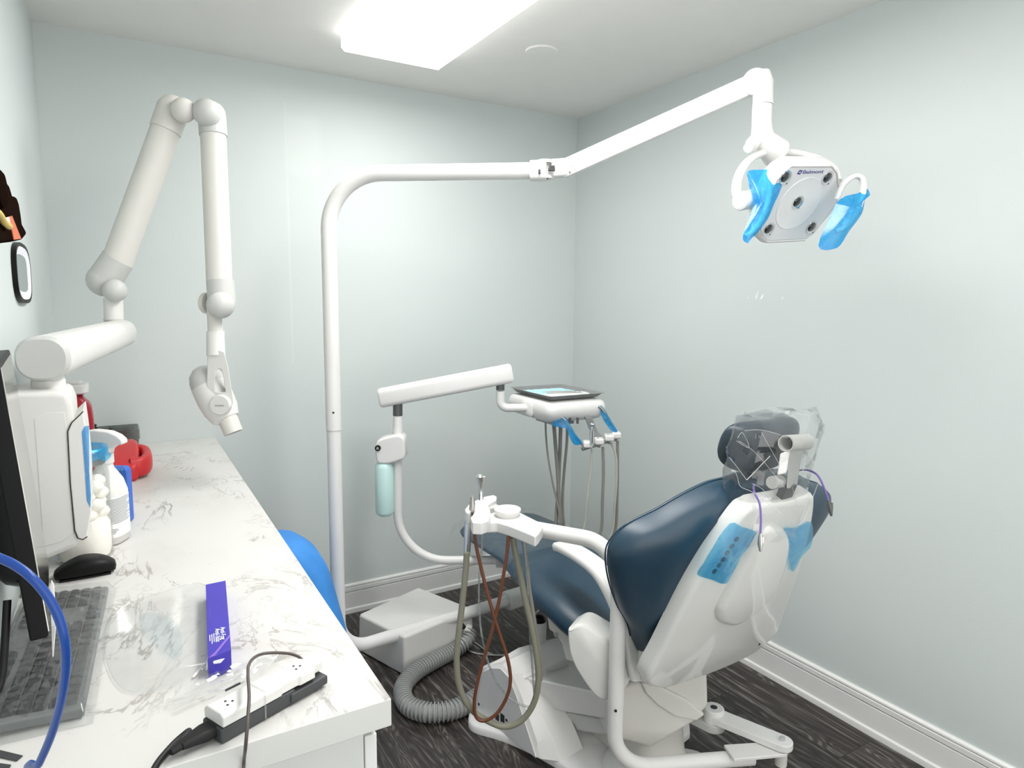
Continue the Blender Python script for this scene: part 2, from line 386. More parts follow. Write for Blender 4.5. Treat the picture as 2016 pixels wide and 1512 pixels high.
def text(name, body, c, right, up, h, mat, parent, depth=.0004, width=None):
    cu = bpy.data.curves.new(name, 'FONT'); cu.body = body; cu.size = h*1.4; cu.extrude = depth; cu.align_x = 'CENTER'; cu.align_y = 'CENTER'
    cu.materials.append(MT[mat])
    o = bpy.data.objects.new(name, cu); C.objects.link(o)
    r = V(right).normalized(); u = V(up).normalized(); n = r.cross(u).normalized(); u = n.cross(r)
    m = Matrix.Identity(4); base = V(parent['_at']); c = V(c)-base
    kx = 1
    if width:
        bpy.context.view_layer.update(); w = o.dimensions.x
        if w > 0: kx = width/w
    for i in range(3): m[i][0] = r[i]*kx; m[i][1] = u[i]; m[i][2] = n[i]; m[i][3] = c[i]
    bpy.context.view_layer.update(); dg = bpy.context.evaluated_depsgraph_get()
    me = bpy.data.meshes.new_from_object(o.evaluated_get(dg)); me.name = name
    bpy.data.objects.remove(o); bpy.data.curves.remove(cu)
    o = bpy.data.objects.new(name, me); C.objects.link(o)
    o.parent = parent; o.matrix_local = m
    return o
# ================================================================ the room
pa = at(560, 222, Y=YF); pb = at(632, 350, Y=YF)
W_FAR = wall_material('wall_paint_far', [(pa.x, pb.x, pb.z, pa.z, srgb(207, 213, 211), .02), (pa.x-.0, pa.x+.006, 1.2, 2.3, srgb(209, 215, 213), .006), (.40, .55, 1.32, 1.62, srgb(205, 211, 210), .03)])
W_SIDE = wall_material('wall_paint_side')
def wallbox(name, c, s, m):
    # the mesh keeps room coordinates so that the paint's noise runs on from wall to wall
    return struct(MB().box(c, s).build(name, m, loc=(0, 0, 0)))
xm, ym = (XL+XR)/2, (YB+YF)/2
wallbox('floor', (xm, ym, -.05), (XR-XL+.2, YF-YB+.2, .1), floor_material())
wallbox('ceiling', (xm, ym, ZC+.05), (XR-XL+.2, YF-YB+.2, .1), MT['ceiling'])
wallbox('wall_far', (xm, YF+.05, ZC/2), (XR-XL+.2, .1, ZC), W_FAR)
wr = wallbox('wall_right', (XR+.05, ym, ZC/2), (.1, YF-YB, ZC), W_SIDE)
wallbox('wall_left', (XL-.05, ym, ZC/2), (.1, YF-YB, ZC), W_SIDE)
# unseen back wall, opened wide so that the world's light adds fill
bw_ = MB()
for c_, s_ in (((XL+.03, YB-.05, ZC/2), (.16, .1, ZC)), ((XR-.03, YB-.05, ZC/2), (.16, .1, ZC)), ((xm, YB-.05, ZC-.06), (XR-XL-.1, .1, .12))): bw_.box(c_, s_)
struct(bw_.build('wall_back', W_SIDE, loc=(0, 0, 0)))

# baseboards: one moulded profile run along each wall
PROF = [(0, 0), (.026, 0), (.026, .012), (.0245, .020), (.0165, .024), (.0165, .096), (.0165, .0985), (.006, .1005), (.006, .1045), (.0155, .105), (.0155, .121), (.006, .1225), (.006, .1262), (.0125, .1275), (.0115, .133), (.006, .138), (0, .138)]
b = MB().loft([[V((x, YF-d, z)) for d, z in PROF] for x in (.352, XR)]); struct(b.build('baseboard_far', 'trim', ang=25))
b = MB().loft([[V((XR-d, y, z)) for d, z in PROF] for y in (YF-.0, YB)]); struct(b.build('baseboard_right', 'trim', ang=25))

# chips where the paint has come off the right wall
for k, q in enumerate(([(1487.5, 588), (1489.5, 588), (1492, 576), (1493.2, 571.5), (1491, 576), (1488, 583)], [(1495.5, 588.5), (1500, 588.5), (1502.5, 583), (1503.2, 578.5), (1501, 580)], [(1538.8, 590), (1540.5, 589.5), (1542, 584), (1540.5, 584.5)], [(1472, 587.5), (1473.5, 587), (1473.2, 584.5), (1471.8, 585)])):
    p = [at(x, y, X=XR-.0006) for x, y in q]
    o = MB().prism(p, (.0005, 0, 0)).build('paint_chip', 'print_white', wr); o['label'] = 'white chip in the wall paint'

# ceiling light: fixture with a wrap-round ribbed lens, lengthened out of view for fill
ZL = 2.385
A = at(672, 100, Z=ZL); B = at(870, 137, Z=ZL)
x0, x1, y1 = A.x, B.x, (A.y+B.y)/2; y0 = y1-2.44
cl = thing('ceiling_light', 'long white fluorescent ceiling light with wrap-round lens, switched on', 'ceiling light', ((x0+x1)/2, (y0+y1)/2, ZC))
MB().box(((x0+x1)/2, (y0+y1)/2, ZC-.008), (x1-x0-.03, y1-y0-.01, .016)).build('mounting_pan', 'trim', cl, bevel=.003)
MT['lens_lit'] = emit('lit_lens', (1, .985, .965, 1), 12.0)
sec = [(x0, ZC-.0005), (x0, ZL+.012), (x0+.012, ZL)]
nr = 96
for i in range(1, nr):
    x = x0+.012+(x1-x0-.024)*i/nr; sec.append((x, ZL+(.0022 if i % 2 else 0)))
sec += [(x1-.012, ZL), (x1, ZL+.012), (x1, ZC-.0005)]
lens_ = MB().loft([[V((x, y, z)) for x, z in sec] for y in (y0+.004, y1-.004)], False, False).build('lens', 'lens_lit', cl, ang=20)
MT['lens_side'] = emit('lit_lens_side', (1, .985, .965, 1), 3.2); lens_.data.materials.append(MT['lens_side'])
for f in lens_.data.polygons:
    if abs(f.normal.x) > .6: f.material_index = 1
MT['end_cap_lit'] = emit('lit_end_cap', (1, .985, .965, 1), 2.4)
for y in (y0, y1): 
    MB().prism([V((x0-.001, y-.004, ZC-.0005)), V((x0-.001, y-.004, ZL+.011)), V((x0+.011, y-.004, ZL-.001)), V((x1-.011, y-.004, ZL-.001)), V((x1+.001, y-.004, ZL+.011)), V((x1+.001, y-.004, ZC-.0005))], (0, .008, 0)).build('end_cap', 'end_cap_lit', cl)
# blank plate on the ceiling
p0 = at(1034, 100, Z=ZC); p1 = at(1098, 100, Z=ZC); cc = (p0+p1)/2; cr = (p1-p0).length/2
o = MB().lathe([(cr, 0), (cr, -.004), (cr-.003, -.0065), (0, -.0068)], (cc.x, cc.y, ZC), seg=48).build('ceiling_cover_plate', 'ceiling')
tag(o, 'round white blank cover plate on the ceiling', 'cover plate')

# ================================================================ counter
cz, ct = .8998, .042
top = [V((XL+.001, YF-.001, cz)), V((.352, YF-.001, cz)), V((.320, .872, cz)), V((XL+.001, .872, cz))]
o = MB().prism(top, (0, 0, -ct)).build('countertop', 'marble', bevel=.0015, seg=2); tag(o, 'white marbled laminate countertop along the left wall', 'countertop')
MT['edge'] = plain('counter_edge', srgb(212, 212, 209), .4, var=.015); o.data.materials.append(MT['edge'])
for f in o.data.polygons:
    if abs(f.normal.z) < .5: f.material_index = 1
bx1 = at(717, 1440, Z=.84).x; by0 = .905
cab = thing('base_cabinet', 'white base cabinet under the marbled countertop', 'cabinet', ((XL+bx1)/2, (by0+YF)/2, 0))
zt = cz-ct-.0005
MB().box(((XL+bx1)/2+.001, (by0+YF)/2, zt/2+.04), (bx1-XL-.003, YF-by0-.004, zt-.08)).build('body', 'cabinet', cab, bevel=.001)
MB().box(((XL+bx1)/2-.02, (by0+YF)/2, .04), (bx1-XL-.05, YF-by0-.004, .08)).build('plinth', 'cabinet', cab)
nd = 4; L_ = (YF-by0-.01)/nd
for i in range(nd):
    y = by0+.003+L_*(i+.5)
    d = MB().box((bx1+.0115, y, (zt-.03+.1)/2), (.019, L_-.004, zt-.03-.1)).build('door', 'trim', cab, bevel=.002)
    ys = y+(L_/2-.05)*(1 if i % 2 else -1)
    MB().tube(fillet([V((bx1+.021, ys, .60)), V((bx1+.046, ys, .60)), V((bx1+.046, ys, .72)), V((bx1+.021, ys, .72))], .012), .005, 10).build('handle', 'steel', d)

def on(px, py, z=0): return at(px, py, Z=cz+z)

# ---- monitor (near edge and screen seen almost edge-on)
Bn = at(96.5, 1254, Z=1.0); Bf = at(95.5, 1117, Z=1.0)
e = (Bf-Bn); Lm = e.length; e.normalize(); sx = V((e.y, -e.x, 0))      # sx: the way the screen faces
best = None
for k in range(400):
    tau = math.radians(k*.06); t = V((0, 0, 1))*math.cos(tau)-sx*math.sin(tau)
    q = Bn+t*.36; d = q-OC; w = d.dot(FW); X = 1008+FPX*d.dot(RT)/w; Yp = 756-FPX*d.dot(UP)/w
    d2 = abs((X-1)-(Yp-728)*(96/527))
    if best is None or d2 < best[0]: best = (d2, t)
t = best[1]; nrm = e.cross(t); nrm = nrm if nrm.dot(sx) > 0 else -nrm
lo, hi = .1, .6
for k in range(40):
    mid = (lo+hi)/2; q = Bf+t*mid; d = q-OC; Yp = 756-FPX*d.dot(UP)/d.dot(FW)
    if Yp > 688: lo = mid
    else: hi = mid
Hm = lo; th = .022
mon = thing('monitor', 'black computer monitor seen edge-on at the left of the counter', 'monitor', (Bn.x-.1, (Bn.y+Bf.y)/2, cz))
cm = Bn+e*Lm/2+t*Hm/2-nrm*th/2
MB().box(cm, (Lm, Hm, th), (e, t, nrm)).build('bezel', 'black', mon, bevel=.003)
MT['screen'] = plain('screen_glass', srgb(206, 205, 200), .13, spec=1.0, var=.0, metal=1)
MB().box(Bn+e*Lm/2+t*Hm/2+nrm*.0006, (Lm-.012, Hm-.012, .001), (e, t, nrm)).build('screen', 'screen', mon)
MB().slab(rrect(Lm*.8, Hm*.72, .05), lambda a, b_, o_: Bn+e*(Lm/2+a)+t*(Hm/2+b_)-nrm*(th+o_), [(0, 0), (.01, .02), (.045, .045)]).build('rear_housing', 'black_gloss', mon)
nk = Bn+e*Lm/2+t*Hm*.5-nrm*(th+.03)
wpt = V((XL+.002, nk.y, nk.z))
MB().cyl(nk, wpt, .022, 20).build('wall_arm', 'black', mon)
MB().box(wpt+V((.004, 0, 0)), (.008, .11, .11)).build('wall_plate', 'black', mon, bevel=.002)
cb = [Bn+e*.05+t*.05-nrm*(th+.02), Bn+e*.02-t*.03-nrm*(th+.035), Bn+e*.0-t*.055-nrm*(th+.045), Bn-e*.03-t*.03-nrm*(th+.055), Bn-e*.03+t*.03-nrm*(th+.045)]
MB().tube(smooth_path(cb, 8), .005, 12).build('cable', 'rubber', mon)
# white sliver drawing the glint on plastic film at the screen's lower edge
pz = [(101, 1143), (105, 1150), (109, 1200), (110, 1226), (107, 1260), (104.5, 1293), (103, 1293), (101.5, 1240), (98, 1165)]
MB().prism([at(x, y, F=fdist(Bn)+.02) for x, y in pz], FH*.0012).build('screen_glint', 'paper', mon)

# ---- keyboard under cloudy film
K0 = on(213, 1160, .012); K1 = on(166, 1396, .012)             # right-hand edge, far and near
kd = (K0-K1); kl = .445; kd.z = 0; kd.normalize(); kw = V((-kd.y, kd.x, 0))   # kw: to the wall
kb = thing('keyboard', 'dark grey computer keyboard wrapped in cloudy clear film', 'keyboard', (K1+kd*.2+kw*.065)[:2]+(cz,))
KC = K1 - kd*.004
KW = .130
def kp(a, b_, z): return V((KC.x, KC.y, 0))+kd*a+kw*b_+V((0, 0, cz+z))
MB().slab([(0, 0), (kl, 0), (kl, KW), (0, KW)], lambda a, b_, o_: kp(a, b_, o_+.006*(b_/KW)), [(.003, .002), (0, .005), (0, .013), (.004, .016)]).build('body', 'keybody', kb, bevel=.002)
for a in (.03, kl-.03):
    MB().box(kp(a, KW-.012, .0045), (.03, .012, .009), (kd, kw, V((0, 0, 1)))).build('foot', 'rubber', kb)
pitch = .0192; keymesh = {}
def key(a, b_, la, lb):
    s = (round(la, 4), round(lb, 4))
    if s not in keymesh:
        m_ = MB().loft([[kd*p+kw*q+V((0, 0, z)) for p, q in rrect(la-.003-i, lb-.003-i, .002, 2)] for i, z in ((0, 0), (.001, .004), (.004, .0062), (.006, .0062))])
        o_ = m_.build('key', 'keycap', None, loc=(0, 0, 0)); keymesh[s] = o_.data; bpy.data.objects.remove(o_)
    o_ = bpy.data.objects.new('key', keymesh[s]); C.objects.link(o_); o_.parent = kb
    o_.location = kp(a, b_, .0158+.006*b_/KW)-V(kb['_at'])
rows = [(.017, [1.25, 1.25, 1.25, 5.5, 1.25, 1.25, 1.25, 1.25]), (.0348, [2.25]+[1]*10+[2.0]), (.0526, [1.75]+[1]*11+[1.5]), (.0704, [1.5]+[1]*12+[.75]), (.0882, [1]*13+[1.25]), (.1125, [1, 0, 1, 1, 1, 1, .4, 1, 1, 1, 1])]
nk_ = 0
for b_, ws in rows:
    a = .012
    for w in ws:
        if w: key(a+w*pitch/2, b_, w*pitch, .0178); nk_ += 1
        a += w*pitch if w else .6*pitch
for b_, n_ in ((.017, 3), (.0704, 3), (.0882, 3), (.1125, 3)):
    for i in range(n_): key(.012+15.1*pitch+i*pitch, b_, pitch, .0178); nk_ += 1
for b_, n_ in ((.017, 4), (.0348, 4), (.0526, 4), (.0704, 4), (.0882, 4)):
    for i in range(n_): 
        if .012+18.5*pitch+i*pitch < kl-.008: key(.012+18.5*pitch+i*pitch, b_, pitch, .0178); nk_ += 1
# crumpled film over it
rows_ = []
for i in range(64):
    a = -.018+(kl+.036)*i/63; r_ = []
    for j in range(36):
        b_ = -.012+(KW+.024)*j/35
        ed = min(a+.018, kl+.018-a, b_+.012, KW+.012-b_)
        z = .0245+.006*b_/KW+.0022*noise.noise(V((a*70, b_*95, 3)))+.0012*noise.noise(V((a*160, b_*40, 9)))
        z = .002+(z-.002)*min(1, max(0, ed/.012))
        r_.append(kp(a, b_, z))
    rows_.append(r_)
o = MB().grid(rows_).build('keyboard_cover', 'film_key'); tag(o, 'crinkled clear plastic film stretched over the keyboard', 'plastic film')

# ---- mouse
m0 = on(169, 1132)
ax = (on(219, 1120)-on(119, 1137)); mlen = .112; ax.z = 0; ax.normalize(); ay = V((-ax.y, ax.x, 0))
mb = MB(); rings = []
for i in range(13):
    u = -1+2*i/12; hw = .031*(1-abs(u)**3.2*.55); h = .038*(1-.55*abs(u)**2.2) if u > -.2 else .038*(1-.62*abs(u)**1.7)
    rings.append([m0+ax*(u*mlen/2)+ay*p+V((0, 0, h/2+.003+q)) for p, q in ell(hw, h/2, 28, 3.0)])
mo = thing('mouse', 'black wireless computer mouse in front of the cotton jar', 'mouse', m0)
mb.loft(rings).build('shell', 'black', mo, sub=1)
MB().box(m0+V((0, 0, .002)), (.09, .045, .004), (ax, ay, V((0, 0, 1)))).build('base', 'rubber', mo)
MB().cyl(m0+ax*.026+ay*.004+V((0, 0, .030)), m0+ax*.026-ay*.004+V((0, 0, .030)), .007).build('wheel', 'rubber', mo)

# ---- glass jar of cotton with blue film on its lid
jr = .056; jb = on(176, 1108); jc = V((jb.x-.008, jb.y+.04, cz))
jar = thing('cotton_jar', 'tall glass jar of cotton with steel lid beside spray bottle', 'jar', jc)
MB().lathe([(0, .001), (jr-.006, .001), (jr, .008), (jr, .19), (jr-.004, .205), (jr-.010, .212), (jr-.010, .222)], jc, seg=48).build('glass', 'glass', jar)
MB().lathe([(jr-.012, .210), (jr-.006, .212), (jr-.005, .243), (jr-.009, .247), (0, .247)], jc, seg=48).build('lid', 'steel', jar)
MB().lathe([(0, .006), (jr-.008, .006), (jr-.004, .02), (jr-.004, .075), (jr-.012, .092), (0, .098)], jc, seg=32).build('cotton_fill', 'cotton', jar)['kind'] = 'stuff'
for i in range(26):
    lv = i//6; a = (i % 6)*1.2566+lv*.6; rr0 = .034 if i % 6 < 5 else 0.0; q = jc+V((math.cos(a)*rr0, math.sin(a)*rr0, .100+.021*lv+.005*random.random()))
    MB().ball(q, .0185, (1.05, 1, .8), 12).build('cotton_ball', 'cotton', jar)
rows_ = []
for i in range(26):
    s_ = i/25; r_ = []
    for k in range(49):
        a = 2*PI*k/48
        if s_ < .6: rr = (jr-.002)*s_/.6; z = .2495+.003*noise.noise(V((rr*60*math.cos(a), rr*60*math.sin(a), 1)))
        else: rr = jr-.002+.007*(s_-.6)/.4+.004*noise.noise(V((3*math.cos(a), 3*math.sin(a), s_*4))); z = .2495-(.026+.016*noise.noise(V((2*math.cos(a), 2*math.sin(a), 7))))*(s_-.6)/.4
        r_.append(jc+V((rr*math.cos(a), rr*math.sin(a), z)))
    rows_.append(r_)
o = MB().grid(rows_).build('lid_film', 'film_blue'); tag(o, 'square of blue film folded over the cotton jar lid', 'barrier film')

# ---- trigger spray bottle
sb = on(232, 1068); sc_ = V((sb.x-.017, sb.y+.02, cz)); fx = V((.86, -.5, 0)); fy = V((.5, .86, 0))
sp = thing('spray_bottle', 'white trigger spray bottle with printed label behind the jar', 'spray bottle', sc_)
ZS, RS = .90, 1.12
def ring(c, a, b_, z, p=3.2): return [c+fx*u*RS+fy*v*RS+V((0, 0, z*ZS)) for u, v in ell(a, b_, 36, p)]
MB().loft([ring(sc_, .030, .030, 0), ring(sc_, .036, .036, .006), ring(sc_, .036, .036, .135), ring(sc_, .030, .030, .165), ring(sc_, .017, .017, .20, 2), ring(sc_, .0155, .0155, .215, 2)]).build('bottle', 'abs', sp, ang=60)
MB().loft([ring(sc_, .0185, .0185, .212, 2), ring(sc_, .0185, .0185, .236, 2)]).build('collar', 'abs', sp)
hp = [(-.024, .238), (.018, .236), (.022, .25), (.040, .262), (.052, .262), (.052, .274), (.040, .286), (.020, .296), (-.014, .300), (-.034, .297), (-.033, .288), (-.022, .27)]
MB().prism([sc_+fx*a-fy*.013+V((0, 0, z*ZS)) for a, z in hp], fy*.026).build('trigger_head', 'abs', sp, bevel=.004)
MB().prism([sc_+fx*a-fy*.006+V((0, 0, z*ZS)) for a, z in [(-.022, .29), (-.036, .292), (-.034, .262), (-.03, .238), (-.024, .228), (-.023, .25)]], fy*.012).build('trigger', 'abs', sp, bevel=.002)
lab = MB().grid([[sc_+fx*u*1.012*RS+fy*v*1.012*RS+V((0, 0, z*ZS)) for u, v in [ell(.036, .036, 72, 3.2)[k % 72] for k in range(-26, 8)]] for z in (.022, .128)]).build('label', 'paper', sp)
for i in range(22):
    z = .122-.0037*i-(.012 if i > 17 else 0); k1 = random.randint(2, 7) if i < 18 else random.randint(-12, -4)
    MB().grid([[sc_+fx*u*1.022*RS+fy*v*1.022*RS+V((0, 0, (z+dz)*ZS)) for u, v in [ell(.036, .036, 72, 3.2)[k % 72] for k in range(-18, k1)]] for dz in (0, .0013)]).build('print_line', 'print_grey', lab)

# ---- blue pack standing behind the bottle
bp_ = on(247, 1036); c0 = V((bp_.x-.008, bp_.y+.05, cz))
pk = thing('wipes_pack', 'flat blue pack standing behind the white spray bottle', 'wipes pack', c0)
poly = [(-.035, 0), (.026, 0), (.031, .005), (.031, .135), (.024, .146), (-.028, .146), (-.035, .139)]
MB().prism([c0+fx*a*.9-fy*.012+V((0, 0, z)) for a, z in poly], fy*.024).build('pouch', 'blue_pack', pk, bevel=.004)
MB().box(c0+V((0, 0, .14)), (.04, .030, .008), (fx, fy, V((0, 0, 1)))).build('flap', 'film_pale', pk, bevel=.002)

# ---- red sharps bottle, upright, with white lid
r0 = at(164, 935, Z=cz, ); rc = V((-.110, 2.52, cz))
rt_ = at(182, 800, Y=2.52)
sh = thing('sharps_container', 'tall red sharps container with white lid in the far corner', 'sharps container', rc)
wx = rt_.x-rc.x
def rr_(a, b_, z, r=.02): return [rc+V((p, q, z)) for p, q in rrect(2*a, 2*b_, min(r, a*.6), 5)]
ztop = at(165, 772, Y=2.50).z-cz
MB().loft([rr_(wx-.004, .05, 0), rr_(wx, .055, .01), rr_(wx+.004, .055, ztop*.80), rr_(wx*.86, .048, ztop*.88), rr_(wx*.52, .036, ztop*.92), rr_(wx*.56, .036, ztop)]).build('body', 'red_dark', sh, sub=1)
MB().loft([rr_(wx*.62, .045, ztop-.004), rr_(wx*.86, .052, ztop), rr_(wx*.86, .052, ztop+.022), rr_(wx*.80, .048, ztop+.026)]).build('lid', 'abs', sh, bevel=.003)
MB().loft([rr_(wx*.5, .03, ztop+.0255), rr_(wx*.5, .03, ztop+.034)]).build('lid_flap', 'abs', sh, bevel=.003)

# ---- red jug lying on its side with a handle toward the window side
J = V((0, 0, 0)); jY = on(268, 948).y
jg = thing('red_jug', 'bright red plastic jug lying on the counter, handle outward', 'jug', V((.0, jY+.12, cz)))
def jp(px, py, y): return at(px, py, Y=y)
fr_ = [jp(192, 945, jY), jp(273, 949, jY), jp(272, 916, jY), jp(232, 918, jY), jp(192, 922, jY)]
zb = cz; zf = fr_[2].z; xr = fr_[1].x
xl = -.07
def jring(y, xr_, z1, r=.012):
    w = xr_-xl; h = z1-zb; return [V(((xl+xr_)/2+p, y, zb+h/2+q)) for p, q in rrect(w, h, r, 4)]
MB().loft([jring(jY+.004, xr-.005, zf-.004), jring(jY, xr, zf), jring(jY+.10, xr+.012, zf+.030), jring(jY+.20, xr+.010, zf+.052), jring(jY+.24, xr-.004, zf+.045)]).build('body', 'red', jg, sub=1)
hz = zb+.045
hpts = [V((xr-.02, jY+.030, hz-.006)), V((xr+.012, jY+.036, hz-.006)), V((xr+.027, jY+.062, hz-.002)), V((xr+.030, jY+.10, hz+.002)), V((xr+.026, jY+.14, hz+.008)), V((xr+.006, jY+.162, hz+.012)), V((xr-.02, jY+.165, hz+.014))]
MB().sweep(smooth_path(hpts, 6), ell(.016, .032, 20, 2.8)).build('handle', 'red', jg)
MB().cyl(V((-.03, jY+.23, zb+.06)), V((-.03, jY+.268, zb+.06)), .03).build('cap', 'red', jg)

# ---- smoked tray with two black instruments in it, by the far wall
tY = YF-.17; ta = at(272, 880, Y=tY); tb = at(275, 846, Y=tY); tl = -.07
tr_ = thing('organizer_tray', 'smoked clear plastic organizer box against the far wall', 'organizer box', (.0, tY+.07, cz))
th_ = max(.05, tb.z-cz); xr2 = tb.x
def tring(i, z, fl=0): return [V(((tl+xr2)/2+p, tY+.08+q, cz+z)) for p, q in rrect(xr2-tl-2*i, .14-2*i, .012, 4)]
MB().loft([tring(.010, .001), tring(.008, .004), tring(.003, th_*.55), tring(.0, th_*.56), tring(0, th_), tring(.004, th_), tring(.006, .006), tring(.02, .005)]).build('box', 'smoke_clear', tr_)
for k in range(3):
    MB().box((tl+.03+(xr2-tl-.05)*(k+1)/3, tY+.08, cz+th_*.36), (.002, .12, th_*.55)).build('divider', 'smoke_clear', tr_)
for i, (q, s_) in enumerate(((( [(178, 838), (200, 847), (222, 855), (240, 862)]), 1), (([(214, 845), (224, 850), (234, 853), (243, 856)]), 1.6))):
    pts = [at(x, y, Y=tY+.03+.03*i) for x, y in q]
    h_ = thing('impression_tray', ['slim black handle lying across the smoked organizer box', 'black scoop-shaped tool resting on the smoked organizer box'][i], 'dental tool', pts[1])
    MB().sweep(smooth_path(pts, 5), ell(.006*s_, .004*s_, 12, 2.5)).build('handle', 'black', h_)
    MB().ball(pts[-1] if i else pts[0], .014*s_, (1.5, 1.1, .55)).build('bowl', 'black_gloss', h_)

# ---- clear face shield in its violet header card
hh_ = .030
P0, P1, P2, P3 = on(409, 1298, hh_), on(455, 1279, hh_), on(444, 1143, hh_), on(405, 1151, hh_)
fs = thing('face_shield_pack', 'clear face shield packed in a violet header card', 'face shield', on(425, 1230))
ex = (P1-P0).normalized(); ey = (P3-P0).normalized()
G0, G1, G2, G3 = on(412, 1326, .008), on(437, 1320, .008), on(444, 1313, .010), on(455, 1295, .020)
lo_z = lambda p: V((p.x, p.y, cz+.001))
mbx = MB(); vt = {}
def vv(k, p): 
    if k not in vt: vt[k] = mbx.bm.verts.new(p)
    return vt[k]
ptop = [('P0', P0), ('P1', P1), ('P2', P2), ('P3', P3), ('G0', G0), ('G1', G1), ('G2', G2), ('G3', G3)]
for k, p in ptop: vv(k, p); vv(k+'b', lo_z(p))
for q in (('P0', 'P1', 'P2', 'P3'), ('G0', 'G1', 'P1', 'P0'), ('G1', 'G2', 'G3', 'P1'), ('G0b', 'G1b', 'G1', 'G0'), ('G1b', 'G2b', 'G2', 'G1'), ('G2b', 'G3b', 'G3', 'G2'), ('G3b', 'P1b', 'P1', 'G3'), ('P1b', 'P2b', 'P2', 'P1'), ('P2b', 'P3b', 'P3', 'P2'), ('P3b', 'P0b', 'P0', 'P3'), ('P0b', 'G0b', 'G0', 'P0')):
    mbx.bm.faces.new([vt[k] for k in q])
card = mbx.build('header_card', 'purple', fs, ang=20)
cw = (P1-P0).length
def cp(u, v, z=.0302): return V((P0.x, P0.y, cz+z))+ex*u*cw+ey*v
fn_ = (P1-P0).cross(G0-P0).normalized(); fn_ = fn_ if fn_.z > 0 else -fn_
fl = lambda x, y, d=.0006: at(x, y, pl=(P0+fn_*d, fn_))
hq = [fl(x, y) for x, y in ((421, 1301), (419, 1304), (421, 1307), (432, 1305.5), (448, 1301.5), (450, 1298), (448, 1295), (436, 1297))]
MB().prism(hq, fn_*.0006).build('hang_hole', 'print_white', card)
MB().prism([cp(.02, .002), cp(.30, .012), cp(.99, .052), cp(.99, .042), cp(.42, .008), cp(.3, .001)], (0, 0, .0004)).build('swoosh', 'purple_light', card)
MB().prism([fl(x, y) for x, y in ((429, 1314), (434, 1313), (435, 1306), (431, 1309))], fn_*.0006).build('emblem', 'print_white', card)
for s_, u, h in (('Anti-Fog', .70, .0075), ('Anti-Stat', .46, .0075)): text('lettering', s_, cp(u, .066, .0306), -ey, ex, h, 'print_white', card, width=.045 if 'Fog' in s_ else .048)
for i, (u, l) in enumerate(((.30, .030), (.21, .034), (.12, .022))):
    MB().slab(rrect(.0013, l, .0005, 2), lambda a, b_, o_: cp(u, .078-l/2)+ex*a+ey*b_+V((0, 0, o_)), [(0, 0), (0, .0004)]).build('small_print', 'print_white', card)
# the shield: a clear sheet bowed away from the card
sh0 = [on(404, 1152, .028), on(300, 1172, .012), on(240, 1195, .006), on(212, 1225, .004), on(206, 1280, .004), on(225, 1338, .004), on(262, 1362, .004), on(330, 1352, .006), on(396, 1318, .02), on(408, 1300, .028)]
ol = closed_path(sh0, 6)
MB().face(ol).build('visor', 'film_sheet', fs, solid=.0008)
MB().tube(ol+[ol[0]], .0006, 6).build('visor_edge', 'film_clear', fs)
pts = [on(x, y, .004) for x, y in ((275, 1215), (300, 1205), (345, 1222), (360, 1275), (345, 1298), (320, 1282), (285, 1250))]
MT['film_cool'] = film('cool_clear_film', (.93, .965, .985, 1), srgb(225, 234, 240), .05, .06)
MB().face(closed_path(pts, 5)).build('inner_liner', 'film_cool', fs)
# ---- cotton swab by the card
q = (on(382, 1331, .004), on(409, 1300, .012)); sw = thing('cotton_swab', 'white cotton swab leaning at the end of the violet card', 'swab', q[0])
MB().tube([q[0], q[1]], .0011, 8).build('stick', 'paper', sw)
d_ = (q[1]-q[0]).normalized(); MB().tube([q[0]-d_*.003, q[0], q[0]+d_*.006, q[0]+d_*.010], [.0005, .0021, .0021, .0012], 10).build('tip', 'cotton', sw)

# ---- white power adapter riding on a grey brick, tied together
pe = on(420, 1412, .03); pf = on(560, 1338, .03); gx = (pf-pe); gx.z = 0; gl = gx.length; gx.normalize(); gy = V((-gx.y, gx.x, 0))
Z3 = (gx, gy, V((0, 0, 1)))
def ap(a, b_, z): return V((pe.x, pe.y, cz+z))+gx*a+gy*b_
ad = thing('power_strip', 'white slim power strip tied on a dark grey brick', 'power strip', ap(gl/2, 0, 0))
MB().box(ap(.055, .001, .011), (.115, .044, .021), Z3).build('brick', 'dark_card', ad, bevel=.003)
MB().box(ap(.135, -.006, .011), (.065, .036, .014), Z3).build('rear_brick', 'dark_card', ad, bevel=.003)
sec = [(-.022, 0), (.022, 0), (.022, .013), (.016, .018), (-.016, .018), (-.022, .014)]
MB().loft([[ap(a, b_*k, .0225+z) for b_, z in sec] for a, k in ((0, 1), (.002, 1.0), (.088, 1.0), (.092, .86), (.118, .86), (.121, 1.0), (.146, 1.0), (.149, .6), (.163, .55), (.17, .42))]).build('housing', 'abs', ad, bevel=.0025)
for a in (.020, .128):
    for da, db in ((0, .004), (.006, -.003), (-.003, -.006)):
        MB().cyl(ap(a+da, db, .0402), ap(a+da, db, .0409), .0017, 10).build('slot', 'print_black', ad)
MB().tube([ap(.062, -.0226, .002), ap(.062, -.0226, .042), ap(.062, .0226, .042), ap(.062, .0226, .002)], .0012, 8).build('tie', 'film_clear', ad)
# strip of dark lead lying along the far side
o = MB().tube([on(446, 1368, .030)+V((0, .012, 0)), on(476, 1353, .033)+V((0, .012, 0))], .0016, 8).build('short_lead', 'dark_card', ad)
